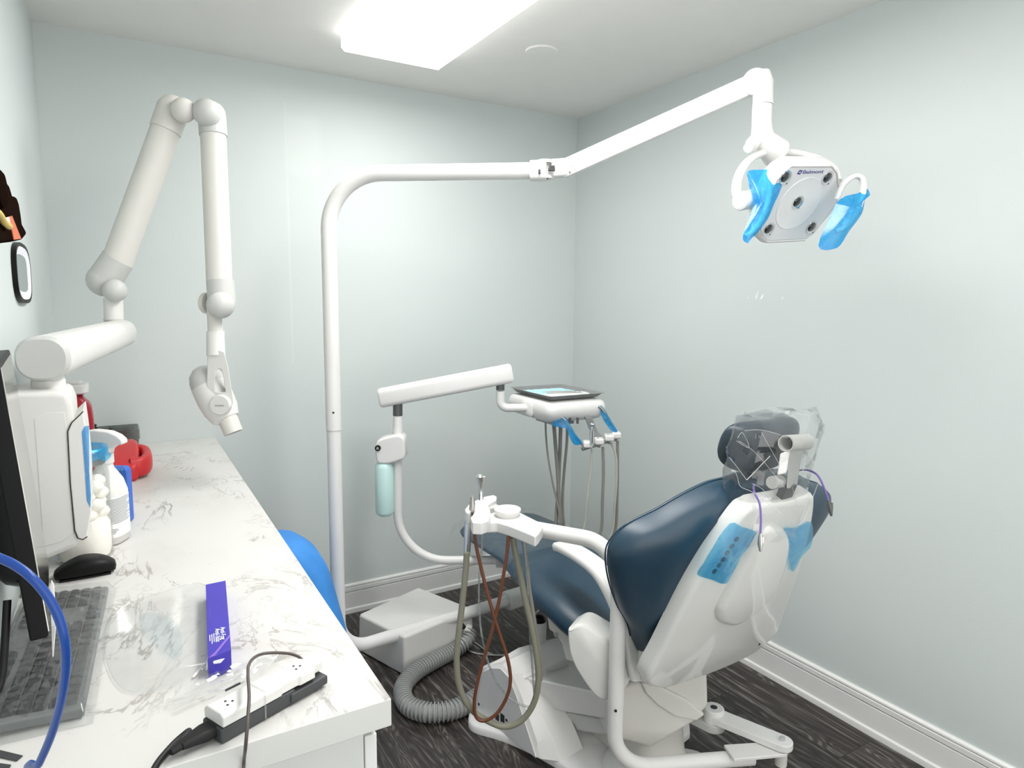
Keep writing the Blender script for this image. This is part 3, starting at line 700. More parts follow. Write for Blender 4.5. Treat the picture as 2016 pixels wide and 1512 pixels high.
# black power lead
pl_ = thing('extension_lead', 'thick black power lead plugged into the near end of the strip', 'cable', on(380, 1430))
a0 = ap(-.0015, .002, .014)
MB().sweep([a0, a0-gx*.012, a0-gx*.022, a0-gx*.042], rrect(.026, .016, .005, 3), scales=[1, 1, .85, .55]).build('plug', 'rubber', pl_)
s0 = a0-gx*.042
MB().tube([s0, s0-gx*.012+V((0, 0, -.002))], [.0058, .0045], 12).build('strain_relief', 'rubber', pl_)
s1 = s0-gx*.012+V((0, 0, -.002))
cpts = [s1]+[on(x, y, z) for x, y, z in ((372, 1440, .010), (350, 1457, .005), (330, 1478, .005), (310, 1503, .005), (296, 1530, .005), (285, 1560, .005))]
MB().tube(smooth_path(cpts, 8), .0042, 12).build('cable', 'rubber', pl_)
# thin grey-brown cable looping up out of the far end and over the strip
tc_ = thing('looped_cable', 'thin dark brown cable looping over the power strip', 'cable', on(560, 1300))
e0 = ap(.1665, 0, .030); lp = [(575, 1328, .030), (589, 1315, .032), (595, 1302, .034), (588, 1293, .038), (570, 1287, .042), (545, 1285, .046), (518, 1287, .05), (500, 1295, .055), (490, 1309, .06), (488, 1328, .062), (489.5, 1350, .062), (490.5, 1372, .062), (489, 1400, .058), (486, 1440, .045), (483, 1475, .02)]
MT['brown_cable'] = plain('dark_brown_cable', srgb(86, 76, 74), .45, var=.05)
qp = [e0]+[on(x, y, z) for x, y, z in lp]
edge = at(480.5, 1497, Y=.866); qp += [edge, at(479, 1530, Y=.862), at(478, 1575, Y=.862)]
MB().tube(smooth_path(qp, 8), .0022, 10).build('cable', 'brown_cable', tc_)
MT['steel_dark'] = MT['dark_collar']
d0 = (qp[1]-qp[0]).normalized(); MB().tube([e0, e0+d0*.022], [.0042, .003], 12).build('strain_relief', 'dark_collar', tc_)

# ---- crumpled clear bag beside the strip
rows_ = []
bc = on(455, 1350); 
for i in range(22):
    r_ = []
    for j in range(14):
        u = -.085+.17*i/21; v = -.03+.06*j/13
        z = .004+.010*abs(noise.noise(V((u*38, v*52, 2))))+.006*abs(noise.noise(V((u*90, v*80, 5))))
        w_ = 1-.4*abs(u/.085)
        r_.append(V((bc.x, bc.y, cz+z))+gx*u+gy*(v*w_+.012))
    rows_.append(r_)
o = MB().grid(rows_).build('plastic_bag', 'film_clear', ang=15); tag(o, 'crumpled clear plastic bag beside the power strip', 'plastic bag')

# ---- blue cable arching through the air at the left, down to the counter end
D0 = .50
bl = thing('network_cable', 'bright blue network cable arching past the monitor and keyboard', 'cable', at(75, 1500, D=D0))
q = [(-60, 1088, .50), (-25, 1090, .50), (0, 1099, .50), (30, 1113, .50), (62, 1137, .50), (92, 1172, .505), (115, 1215, .51), (127, 1260, .515), (130, 1305, .525), (125, 1355, .54), (114, 1405, .56), (98, 1455, .58), (76, 1505, .60), (50, 1560, .63)]
qq = [at(x, y, D=d) for x, y, d in q]; w0_ = qq[0]; e0_ = qq[-1]
qq = [V((XL+.004, w0_.y+.02, w0_.z-.05)), V((w0_.x-.03, w0_.y+.01, w0_.z-.012))]+qq+[V((e0_.x-.01, e0_.y+.01, .75)), V((e0_.x-.01, e0_.y, .3)), V((e0_.x, e0_.y-.02, .05)), V((e0_.x+.03, e0_.y-.06, .0045)), V((e0_.x+.12, e0_.y-.12, .0045))]
MB().tube(smooth_path(qq, 6), .0034, 14).build('jacket', 'blue_cable', bl)

# ---- two dark grey cards at the very end of the counter
for k, (pts, lb) in enumerate((([(-30, 1462), (0, 1478), (45, 1489), (33, 1499), (0, 1492), (-30, 1485)], 'dark grey card strip lying flat beneath the arching blue cable'), ([(-30, 1498), (0, 1504), (22, 1507), (14, 1522), (-30, 1520)], 'second dark grey card strip, below and nearer the corner'))):
    o = MB().prism([on(x, y, .0006+.0015*k) for x, y in pts], (0, 0, .0012)).build('card_strip', 'dark_card'); tag(o, lb, 'card')
# ---- white sheet of paper between wall and keyboard
pz = [on(x, y, .0006) for x, y in ((-70, 1330), (22, 1172), (44, 1180), (-10, 1300))]
o = MB().prism(pz, (0, 0, .0006)).build('paper_sheet', 'paper'); tag(o, 'white paper sheet between the wall and the keyboard', 'paper')

# ================================================================ left wall: smoked holder and small mirror
Xh = XL+.075
ho = [(-24, 353), (0, 351), (12, 353), (19, 363), (25, 384), (34, 387), (37, 396), (41, 420), (43, 436), (51, 451), (53, 464), (46, 473), (30, 477), (0, 481), (-24, 482)]
hd = thing('dispenser_box', 'smoked brown plastic holder hung on the left wall', 'wall holder', at(0, 420, X=XL))
MB().prism([at(x, y, X=Xh) for x, y in ho], (XL+.001-Xh, 0, 0)).build('case', 'smoke', hd, bevel=.006)
MB().prism([at(x, y, X=Xh+.001) for x, y in ((18, 427), (24, 425), (42, 470), (28, 472))], (-.001, 0, 0)).build('orange_label', 'orange', hd)
MB().prism([at(x, y, X=Xh+.001) for x, y in ((5, 431), (18, 427), (21, 440), (12, 436))], (-.001, 0, 0)).build('white_label', 'paper', hd)
MB().tube(smooth_path([at(x, y, X=Xh+.004) for x, y in ((-20, 412), (-8, 416), (0, 424), (8, 437), (18, 446))], 6), .004, 10).build('loop', 'yellow', hd)
MB().slab(ell(.03, .022, 24), lambda a, b_, o_: at(-2, 372, X=Xh)+V((o_, a, b_)), [(0, -.002), (0, .003), (.004, .006)]).build('wheel', 'smoke', hd)
# mirror
Xm = XL+.010
qa, qb = at(34.5, 545, X=Xm), at(62, 545, X=Xm); qt, qm = at(42, 478, X=Xm), at(52, 597, X=Xm)
mw, mh = abs(qb.y-qa.y), qt.z-qm.z; mc = V((XL, (qa.y+qb.y)/2, (qt.z+qm.z)/2))
wm = thing('wall_mirror', 'small upright oval mirror with black rim on the left wall', 'mirror', mc)
def mp_(a, b_, o_): return V((XL+.0005+o_, mc.y+a, mc.z+b_))
so = ell(mw/2, mh/2, 48, 3.0); wd = min(mw, mh)*.06; mw_ = min(mw, mh)
si = offset2(so, wd)
MB().loft([[mp_(a, b_, 0) for a, b_ in so], [mp_(a, b_, .0095) for a, b_ in so], [mp_(a, b_, .0095) for a, b_ in si], [mp_(a, b_, .004) for a, b_ in si]]).build('rim', 'black', wm)
s2 = offset2(so, wd+.0005); s3 = offset2(so, wd+mw_*.13)
MB().loft([[mp_(a, b_, .004) for a, b_ in s2], [mp_(a, b_, .009) for a, b_ in s2], [mp_(a, b_, .005) for a, b_ in s3], [mp_(a, b_, .004) for a, b_ in s3]]).build('inner_rim', 'print_white', wm)
MB().slab(s3, mp_, [(0, .003), (0, .005)]).build('glass', 'mirror', wm)
# ================================================================ wall-hung X-ray unit
def band(pts, w, h, name, mat, parent, r=.01, hint=(0, 0, 1), bevel=0, **k): return MB().sweep(pts, rrect(w, h, min(r, w*.49, h*.49), 4), hint).build(name, mat, parent, bevel=bevel, **k)
XY0, XY1 = 1.49, 1.66
xa = at(166, 950, Y=XY0).x
zt_ = at(110, 770, Y=XY0).z; zb_ = at(95, 1102, Y=XY0+.02).z
xr_ = thing('xray_unit', 'white wall-hung dental X-ray unit with long folding arm', 'dental X-ray', (XL, (XY0+XY1)/2, (zt_+zb_)/2))
xc = xa-.006
def sect(y, i=0):
    p = [(XL+.001, zb_+.03), (XL+.03, zb_), (xc-.012, zb_+.022), (xc-.003, zb_+.05), (xc-.003, zt_-.03), (xc-.010, zt_-.006), (xc-.03, zt_), (XL+.001, zt_)]
    return [V((a, y, b)) for a, b in (offset2(p, i) if i else p)]
MB().loft([sect(XY0, .006), sect(XY0+.008), sect(XY1-.008), sect(XY1, .006)]).build('wall_box', 'abs', xr_, bevel=.006)
fp = [at(x, y, Y=XY0-.004) for x, y in ((164, 810), (141, 832), (133, 850), (138, 950), (147, 1045), (153, 1060), (163, 1063), (172, 1057), (180, 1008), (177, 918), (170, 850))]
MB().prism(fp, (0, XY1-XY0-.01, 0)).build('front_cover', 'abs', xr_, bevel=.003)
gl_ = [p+V((0, .0012, 0)) for p in fp[:8]]
MB().tube(gl_, .0010, 6).build('cover_seam', 'print_black', xr_)
sp_ = [at(x, y, Y=XY0-.001) for x, y in ((66, 825), (90, 812), (128, 811), (134, 850), (141, 960), (146, 1050), (120, 1068), (85, 1078))]
MB().prism(sp_, (0, .004, 0)).build('side_panel', 'abs', xr_, bevel=.002)
P_ = at(95, 752, Y=1.575)
MB().lathe([(.034, -.05), (.033, -.012), (.0285, -.008), (.0285, .004), (.027, .005), (.027, .03)], (P_.x, P_.y, P_.z), seg=40).build('swivel_post', 'abs', xr_)
Za = at(84, 706, Y=1.56).z
A0 = V((P_.x, 1.515, Za)); A0 = at(84, 706, Y=1.525); A1 = at(244, 654, D=2.06); A1.z = A0.z+.006
A1 = at(240, 655, Y=2.40); 
MB().sweep([A0, A0+(A1-A0)*.02, A1-(A1-A0)*.03, A1], rrect(.088, .082, .036, 6), scales=[1, 1, .98, .86]).build('horizontal_arm', 'abs', xr_)
d_ = (A1-A0).normalized()
MB().sweep([A0-d_*.010, A0-d_*.004, A0+d_*.003], rrect(.088, .082, .036, 6), scales=[.88, .98, 1.02]).build('end_cap', 'grey_plastic', xr_)
MB().sweep([A1-d_*.006, A1+d_*.004, A1+d_*.010], rrect(.080, .074, .034, 6), scales=[1.03, 1.0, .85]).build('end_cap', 'offwhite', xr_)
DL = dep(A1)-.03
p0 = at(225, 650, D=DL); p1 = at(223, 588, D=DL)
MB().cyl(p0, p1, .0265).build('elbow_post', 'abs', xr_)
MB().cyl(p0+V((0, 0, .03)), p0+V((0, 0, .033)), .028).build('post_ring', 'grey_plastic', xr_)
E0 = at(216, 556, D=DL); E1 = at(342, 212, D=DL+.02); u_ = (E1-E0).normalized()
rA = 56*DL/FPX/2
MB().tube([E0+u_*.055, E1-u_*.03], rA*.98, 32).build('lower_arm', 'offwhite', xr_)
s0 = at(205, 552, D=DL); s1 = at(226, 572, D=DL-.035)
MB().tube([s0-u_*.0, E0+u_*.075], [rA*1.10, rA*1.06], 32).ball(s0, rA*1.13).ball(s1, .034).build('lower_elbow_cover', 'grey_plastic', xr_)
s2 = E1-u_*.075
sL = at(376, 214, D=DL-.02)
MB().tube([s2, E1-u_*.01], [rA*1.05, rA*1.06], 32).ball(E1-u_*.01, rA*1.07).ball(at(361, 217, D=DL-.02), .036).build('upper_elbow_cover', 'offwhite', xr_)
G0 = at(408, 222, D=DL+.03); G1 = at(434, 592, D=DL+.03); w_ = (G1-G0).normalized(); rB = 49*(DL+.03)/FPX/2
MB().tube([at(366, 214, D=DL), at(388, 218, D=DL+.01), at(412, 222, D=DL+.03)], [.019, .014, .019], 20).build('elbow_link', 'abs', xr_)
g0 = at(417, 226, D=DL+.03)
MB().tube([g0, g0+w_*.065], [rB*1.06, rB*1.06], 32).ball(g0, rB*1.07).ball(at(407, 222, D=DL-.01), .041).build('second_elbow_cover', 'grey_plastic', xr_)
MB().tube([g0+w_*.06, G1-w_*.03], rB*.98, 32).build('upper_arm', 'offwhite', xr_)
g1 = at(436, 585, D=DL+.03)
MB().tube([g1-w_*.05, g1+w_*.018], [rB*1.05, rB*1.06], 32).ball(g1+w_*.018, rB*1.06).ball(at(434, 601, D=DL+.0), .0405).build('wrist_cover', 'grey_plastic', xr_)
q0 = at(413, 597, D=DL+.05); MB().cyl(q0, at(405, 597, D=DL+.055), .033, 32).build('wrist_disc', 'offwhite', xr_)
MB().cyl(at(421, 600, D=DL+.03), at(424, 655, D=DL+.03), .0215).build('stem', 'offwhite', xr_)
c0, c1 = at(424, 652, D=DL+.03), at(425, 700, D=DL+.03)
MB().tube([c0, c0+V((0, 0, -.002)), c1], [.024, .0255, .027], 28).build('stem_sleeve', 'abs', xr_)
# yoke: plate with a tall opening
Dy = DL+.02
outer = [(409, 690), (424, 686), (441, 692), (449, 722), (455, 760), (460, 792), (455, 806), (434, 812), (413, 806), (408, 795), (407, 760), (408, 722)]
inner = [(427, 729), (430, 726), (436, 728), (439, 740), (442, 757), (444, 771), (442, 772), (434, 772), (425, 771), (423, 770), (423, 757), (424, 740)]
def dpl(q, off=0): 
    c = at(430, 750, D=Dy)-FH*off; return [at(x, y, pl=(c, FH)) for x, y in q]
o_, i_ = dpl(outer), dpl(inner); o2, i2 = dpl(outer, -.03), dpl(inner, -.03)
MB().loft([o_, i_, i2, o2], loop=True).build('yoke', 'abs', xr_, bevel=.004)
b0 = at(434, 797, D=Dy)
MB().lathe([(.031, -.012), (.031, .004), (.029, .0075), (0, .008)], b0, -FH, 36).build('pivot_cap', 'abs', xr_)
text('lettering', 'ITOVC', b0-FH*.0082+V((0, 0, -.0015)), RT, UP, .0052, 'print_grey', xr_, width=.0265)
h0, h1 = at(403, 742, D=Dy+.055), at(441, 818, D=Dy+.055); hd_ = (h1-h0).normalized()
hr = .052
def hring(t, k): 
    x, y, z = frame_of(hd_); return [h0+hd_*t+(x*math.cos(2*PI*j/36)+y*math.sin(2*PI*j/36))*hr*k for j in range(36)]
HL = (h1-h0).length
MB().loft([hring(.028, 1.03), hring(HL*.55, 1.06), hring(HL*.85, 1.0), hring(HL+.012, .80), hring(HL+.02, .55)]).build('tube_head', 'abs', xr_)
MB().loft([hring(-.034, .25), hring(-.030, .5), hring(-.014, .82), hring(.008, .98), hring(.029, 1.015)]).build('rear_cap', 'grey_plastic', xr_)
k0, k1 = at(443, 812, D=Dy+.05), at(460, 852, D=Dy+.05); kd_ = (k1-k0).normalized()
MB().tube([k0-kd_*.01, k1, k1, k1-kd_*.02], [.0305, .0285, .0255, .0255], 32, True).build('cone', 'offwhite', xr_)
# blue film stuck over the control panel
q = [(161, 850), (167, 839), (175, 838), (176, 930), (179, 975), (178, 1000), (171, 986), (165, 900)]
o = MB().prism([at(x, y, Y=XY0-.0049) for i, (x, y) in enumerate(q)], (0, .0008, 0)).build('barrier_film', 'film_pale'); tag(o, 'pale blue film strip over the X-ray box control panel', 'barrier film')

# ================================================================ utility box, hose, blue bag
ub = [at(804, 1323, Z=0), None]
tops = [at(796, 1252, Z=.168), at(706, 1207, Z=.168), at(824, 1154, Z=.168), at(931, 1196, Z=.168)]
cen = sum(tops, V())/4
def bring(k, z): return [V((cen.x+(p.x-cen.x)*k, cen.y+(p.y-cen.y)*k, z)) for p in tops]
utb = thing('utility_box', 'white plastic floor utility box behind the lamp pole', 'utility box', (cen.x, cen.y, 0))
MB().loft([bring(1.03, .001), bring(1.0, .165)]).build('cover', 'abs', utb, bevel=.012)
hs = at(924, 1245, Z=.075)
MB().cyl(at(914, 1240, Z=.085), hs, .031).build('hose_socket', 'offwhite', utb)
MB().tube([at(908, 1228, Z=.13), at(914, 1236, Z=.12)], .009, 12).build('grommet', 'black', utb)
hz_ = .036
hp_ = [hs, at(917, 1262, Z=.055)]+[at(x, y, Z=hz_) for x, y in ((893, 1280), (855, 1300), (815, 1325), (793, 1356), (803, 1388), (840, 1402), (880, 1400), (915, 1388), (945, 1370))]
path = smooth_path(hp_, 22); rad = []; acc = 0
# resample evenly, six rings to a rib
seg = [0]
for a, b in zip(path, path[1:]): seg.append(seg[-1]+(b-a).length)
Lh = seg[-1]; n_ = 62*6; res = []; j = 0
for i in range(n_+1):
    s_ = Lh*i/n_
    while j < len(seg)-2 and seg[j+1] < s_: j += 1
    t_ = (s_-seg[j])/max(seg[j+1]-seg[j], 1e-9); res.append(path[j].lerp(path[j+1], t_)); rad.append(.0345 if i % 6 in (0, 1, 2) else .0272)
o = MB().tube(res, rad, 24).build('corrugated_hose', 'corrugated', ang=70); tag(o, 'fat grey corrugated hose curving over the dark floor', 'hose')
for k, q in enumerate(([(925, 1258), (945, 1272), (965, 1287), (980, 1290), (1010, 1288)], [(908, 1270), (930, 1284), (960, 1289), (1000, 1291)])):
    o = MB().tube(smooth_path([at(x, y, Z=.004) for x, y in q], 6), .0035, 8).build('water_line', 'pale_hose'); tag(o, ['thin pale water line on the floor, bending from the box', 'lower thin pale water line lying straight toward the chair base'][k], 'tube')

# blue bag standing against the cabinet: silhouette measured in a plane across it
By = 2.22
sil = [(680, 1238), (668, 1200), (650, 1142), (638, 1105), (622, 1078), (604, 1063), (580, 1050)]
sp3 = [at(x, y, Y=By) for x, y in sil]
rings = []; zs = [0.002]+[p.z for p in sp3]; xs = [sp3[0].x+.012]+[p.x for p in sp3]
for i, (z, x) in enumerate(zip(zs, xs)):
    xl_ = bx1+.035+(.02 if i > 5 else 0); hw = (x-xl_)/2; cx_ = (x+xl_)/2; r_ = []
    hy = .17*(1-.5*(i/len(zs))**2)
    for j, (a, b_) in enumerate(ell(hw, hy, 40, 2.6)):
        w_ = 1+.05*noise.noise(V((a*9, b_*9, z*7)))+.03*math.sin(9*j*2*PI/40+z*30)*(i > 0)
        r_.append(V((cx_+a*w_, By+b_*w_, z)))
    rings.append(r_)
bg = MB().loft(rings).build('blue_bag', 'blue_cloth', sub=2); tag(bg, 'bright blue cloth bag slumped beside the counter front', 'bag')

# ================================================================ operating light on its pole
pt = at(648, 480, D=2.37); PX, PY = pt.x, pt.y
zl = .15
E_ = at(1008, 1180, Z=zl); Bt = V((PX, PY, zl))
Zt = at(716, 346, D=dep(pt)).z
jd = 2.3
for k in range(60):
    if at(1050, 336, D=jd).z < Zt: jd += .005
    else: jd -= .005
J0 = at(1050, 336, D=jd); J0.z = Zt
ol_ = thing('operating_light', 'white dental operating light on a tall bent floor pole', 'dental light', (PX, PY, 0))
zs_ = at(655, 844, X=PX).z
lowp = fillet([E_, Bt, V((PX, PY, zs_))], .12, 10)
MB().tube(lowp, .0255, 28).build('lower_pole', 'white', ol_)
MB().tube(fillet([V((PX, PY, zs_)), V((PX, PY, Zt)), J0], .19, 14), .0275, 28).build('upper_pole', 'white', ol_)
MB().cyl(V((PX, PY, zs_-.0015)), V((PX, PY, zs_)), .0278).build('joint_ring', 'grey_plastic', ol_)
sc = at(652, 808, X=PX); dn = (OC-sc); dn.z = 0; dn.normalize()
MB().cyl(V((PX, PY, sc.z))+dn*.026, V((PX, PY, sc.z))+dn*.0283, .0038, 12).build('set_screw', 'print_black', ol_)
ed = (E_-Bt).normalized()
MB().sweep([E_-ed*.03, E_+ed*.10], rrect(.075, .075, .02, 4)).build('clamp', 'abs', ol_, bevel=.004)
# head joint
hx = (J0-Bt); hx.z = 0; hx.normalize()
S0 = at(1116, 331, D=jd-.0); S1 = at(1489, 163, D=1.965)
fw_ = V((0, 0, 1))
band([J0-hx*.01, J0+hx*.045], .058, .064, 'joint_block', 'white', ol_, r=.014, bevel=.003)
q0, q1 = at(1074, 334, D=jd), at(1120, 330, D=jd)
MB().cyl(q0+V((0, 0, .020)), q0+V((0, 0, .030)), .028).cyl(q0+V((0, 0, -.030)), q0+V((0, 0, -.020)), .028).cyl(q0+V((0, 0, -.03)), q0+V((0, 0, .03)), .011).build('hinge', 'white', ol_)
band([q0+(q1-q0)*.25, q1], .05, .058, 'fork', 'white', ol_, r=.008, bevel=.003)
vx = (S1-S0).normalized(); side = FH - vx*FH.dot(vx); side.normalize(); vup = vx.cross(side); vup = vup if vup.z > 0 else -vup
hA0, hA1 = 34*jd/FPX/2, 37*1.965/FPX/2
def aring(P, h, w=.023): return [P+vup*b_+side*a for a, b_ in ((-w, -h), (-w, h), (w, h), (w, -h))]
r0 = [S0-vx*.02+vup*0]; 
def arnd(P, h, sgn, n=8, w=.023):
    return [[P+vx*(sgn*h*math.cos(t))+vup*(h*math.sin(t))+side*s for t in [PI/2-PI*k/n for k in range(n+1)]] for s in (-w, w)]
a_, b_ = arnd(S0, hA0, -1), arnd(S1, hA1, 1)
MB().loft([a_[0]+b_[0][::-1], a_[1]+b_[1][::-1]]).build('spring_arm', 'white', ol_, bevel=.003)
for (x, y, a_w, b_w) in ((1062, 338, .0035, .006), (1087, 329, .009, .004), (1086, 334, .011, .0035)):
    c = at(x, y, D=jd-.036); MB().box(c, (a_w*2, .012, b_w*2), (RT, FW, UP)).build('slot', 'print_black', ol_)
for x, y, P in ((1126, 324, S0), (1131, 331, S0), (1122, 339, S0), (1481, 148, S1), (1480, 168, S1)):
    c = at(x, y, pl=(P-side*.023, side)); MB().cyl(c+side*.002, c-side*.003, .0038, 12).build('bolt', 'steel' if (y > 335 or y == 168) else 'white', ol_)
# drop post and yoke
Dn = 1.95
MB().tube([S1-side*.03, S1+side*.03], .036, 28).build('elbow_disc', 'white', ol_)
pA = at(1503, 160, D=Dn); pB = at(1502, 208, D=Dn)
MB().tube([pA+V((0, 0, .03)), pA, pB], [.016, .0285, .0285], 28).build('drop_post', 'white', ol_)
pC, pD, pE, pF = at(1501, 209, D=Dn), at(1500, 245, D=Dn), at(1504, 275, D=Dn), at(1528, 301, D=Dn+.03)
MB().tube(smooth_path([pC, pD, pE, pF], 5), [.028]*6+[.029, .030, .031, .032, .033]+[.035, .037, .039, .041, .043], 28).build('neck', 'white', ol_)
k0_, k1_ = at(1490, 274, D=Dn-.01), at(1472, 292, D=Dn-.05)
MB().tube([k0_, k0_+(k1_-k0_)*.55, k0_+(k1_-k0_)*.56, k1_], [.02, .019, .014, .013], 18).build('knob', 'white', ol_)
NF = V((-.02, -.85, -.53)).normalized(); UX = V((1, 0, 0)); UX = (UX-NF*UX.dot(NF)).normalized(); UF = NF.cross(UX); UF = UF if UF.z > 0 else -UF
LC = at(1572, 401, D=1.9)
def lf(x, y, o=0): 
    P = at(x, y, pl=(LC, NF)); return (P-LC).dot(UX), (P-LC).dot(UF)
def lp_(a, b_, o=0): return LC+UX*a+UF*b_+NF*o
fpx = [(1557, 329), (1636, 329), (1646, 342), (1651, 388), (1636, 416), (1603, 457), (1587, 470), (1511, 474), (1499, 463), (1497, 440), (1510, 400), (1530, 355)]
face = [lf(*q) for q in fpx]
face2 = offset2(face, -.010); 
ar = sum(face[i][0]*face[(i+1) % 12][1]-face[(i+1) % 12][0]*face[i][1] for i in range(12))
MB().slab(face, lp_, [(.05, -.085), (.02, -.075), (-.012, -.045), (-.014, -.02), (-.009, -.002), (-.003, .002), (.0, -.003)]).build('lamp_housing', 'white', ol_, ang=50)
fp_ = MB().slab(face, lp_, [(.0015, -.004), (.0015, .0005)]).build('lamp_face', 'lamp_face', ol_)
R_d = .078
MB().loft([[lp_(R_d*k*math.cos(2*PI*j/48), R_d*k*math.sin(2*PI*j/48), o) for j in range(48)] for k, o in ((1, .0006), (.985, .0022), (.9, .0012), (.6, -.0004+.0014), (.02, .0011))]).build('dish', 'lamp_dish', ol_)
for (x, y) in ((1546, 349), (1629, 350), (1513, 451), (1598, 447), (1570, 398)):
    a, b_ = lf(x, y); rr = .0205
    e_ = MB().loft([[lp_(a+rr*k*math.cos(2*PI*j/24), b_+rr*k*math.sin(2*PI*j/24), o) for j in range(24)] for k, o in ((1, .001), (.98, .003), (.86, .0028), (.70, .0016))], False, False).build('led_cup', 'chrome', ol_)
    a2, b2 = a-.003, b_+.001
    MB().loft([[lp_(a2+rr*.72*k*math.cos(2*PI*j/24), b2+rr*.72*k*math.sin(2*PI*j/24), o) for j in range(24)] for k, o in ((1, .0014), (.8, .004), (.4, .0056), (.05, .006))]).build('lens', 'lens_dark', e_)
    MB().cyl(lp_(a+.014, b_-.015, .001), lp_(a+.014, b_-.015, .0035), .002, 8).build('screw', 'print_black', e_)
a, b_ = lf(1575.5, 339.5)
lgr = UX; a1_, b1_ = lf(1622, 337)
MB().slab([(-.0075, -.006), (.005, -.006), (.0075, .006), (-.005, .006)], lambda p, q, o: lp_(a-.003+p, b_+.0005+q, o), [(0, .0004), (0, .0012)]).build('emblem', 'logo_violet', ol_)
MB().slab([(-.0028, 0), (0, -.0024), (.0022, 0), (0, .0024)], lambda p, q, o: lp_(a-.003+p, b_+.0005+q, o), [(0, .0012), (0, .0016)]).build('emblem_mark', 'print_white', ol_)
t0a, t0b = lf(1580, 339); t1a, t1b = lf(1621, 337.5)
text('lettering', 'Belmont', lp_((t0a+t1a)/2, (t0b+t1b)/2, .0009), UX*(t1a-t0a)+UF*(t1b-t0b), UF, .0105, 'logo_violet', ol_, width=(t1a-t0a))
# yoke arm behind the head
yk = [(1466, 392, 1.86), (1452, 384, 1.865), (1450, 365, 1.88), (1456, 342, 1.90), (1470, 320, 1.925), (1492, 305, 1.95), (1520, 299, 1.97), (1555, 301, 1.99), (1590, 308, 2.0), (1618, 318, 2.0), (1640, 335, 2.0), (1648, 360, 1.98)]
MB().sweep(smooth_path([at(x, y, D=d) for x, y, d in yk], 5), rrect(.020, .036, .009, 4), hint=FH).build('yoke', 'white', ol_)
j0, j1 = at(1456, 396, D=1.845), at(1492, 391, D=1.90)
MB().tube([j0, j0+(j1-j0)*.04, j1], [.023, .0255, .0255], 28).build('pivot', 'white', ol_)
MB().cyl(j0-(j1-j0).normalized()*.001, j0, .0195).build('pivot_cap', 'offwhite', ol_)
# two grips under blue film
gl1 = smooth_path([at(x, y, D=d) for x, y, d in ((1497, 385, 1.875), (1500, 365, 1.85), (1508, 356, 1.835), (1513, 366, 1.825), (1512, 392, 1.825), (1502, 425, 1.825), (1485, 452, 1.83), (1468, 466, 1.835))], 6)
MB().sweep(gl1, ell(.007, .011, 14, 2.5), hint=FH).build('grip', 'white', ol_)
gr1 = smooth_path([at(x, y, D=d) for x, y, d in ((1648, 392, 1.90), (1656, 372, 1.89), (1668, 356, 1.875), (1684, 347, 1.865), (1697, 352, 1.86), (1700, 370, 1.86), (1694, 398, 1.86), (1682, 425, 1.86), (1664, 447, 1.865), (1645, 455, 1.87))], 6)
MB().sweep(gr1, ell(.007, .011, 14, 2.5), hint=FH).build('grip', 'white', ol_)
def sleeve(outline, D, name, label, thick=.012, mat='film_blue', seed=0, n=5):
    """flat film pouch: two crinkled sheets joined round their outline, parted in the middle"""
    c = at(*[sum(q[i] for q in outline)/len(outline) for i in (0, 1)], D=D); pl_ = (c, FW)
    P = [at(x, y, pl=pl_) for x, y in outline]; P = closed_path(P, 4); cc = sum(P, V())/len(P)
    mb = MB(); K = 5
    for s in (1, -1):
        rings = []
        for k in range(K+1):
            f = 1-k/K*.985; rings.append([cc+(p-cc)*f-FW*s*(thick*(1-f**2.2)+.0035*noise.noise(V((p.x*40*f, p.z*40*f, seed+s)))*(k > 0)) for p in P])
        mb.loft(rings, False, True)
    o = mb.build(name, mat, ang=25); return tag(o, label, 'barrier film')
sleeve([(1471, 338), (1500, 334), (1545, 334), (1538, 370), (1524, 402), (1512, 430), (1492, 458), (1479, 470), (1472, 479), (1462, 468), (1472, 436), (1484, 398), (1478, 365)], 1.825, 'barrier_film', 'crumpled blue film bag over the lamp grip nearer the pole', .02, seed=1)
sleeve([(1706, 371), (1713, 384), (1704, 388), (1697, 420), (1672, 455), (1648, 488), (1611, 484), (1642, 409), (1648, 398), (1665, 386), (1690, 380)], 1.86, 'barrier_film', 'crumpled blue film bag over the lamp grip nearer the wall', .02, seed=5)

# ================================================================ delivery unit (doctor's side)
g_ = at(783, 900, D=2.75); FD = fdist(g_)
du = thing('delivery_unit', 'white swing-arm dental delivery unit behind the chair seat', 'delivery unit', at(1000, 1104, F=FD))
rp = .0178
MB().tube(fillet([at(1030, 1102, F=FD), at(783, 1104, F=FD), at(783, 815, F=FD)], .20, 14), rp, 24).build('post', 'white', du)
MB().box(at(1000, 1104, F=FD), (.10, .05, .044), (RT, FH, V((0, 0, 1)))).build('mount', 'grey_plastic', du, bevel=.006)
MB().tube([at(784, 880, F=FD), at(783, 850, F=FD), at(783, 816, F=FD)], [.021, .0205, .018], 24).build('sleeve', 'white', du)
MB().cyl(at(783, 818, F=FD), at(783, 795, F=FD), .0195).build('collar', 'dark_collar', du)
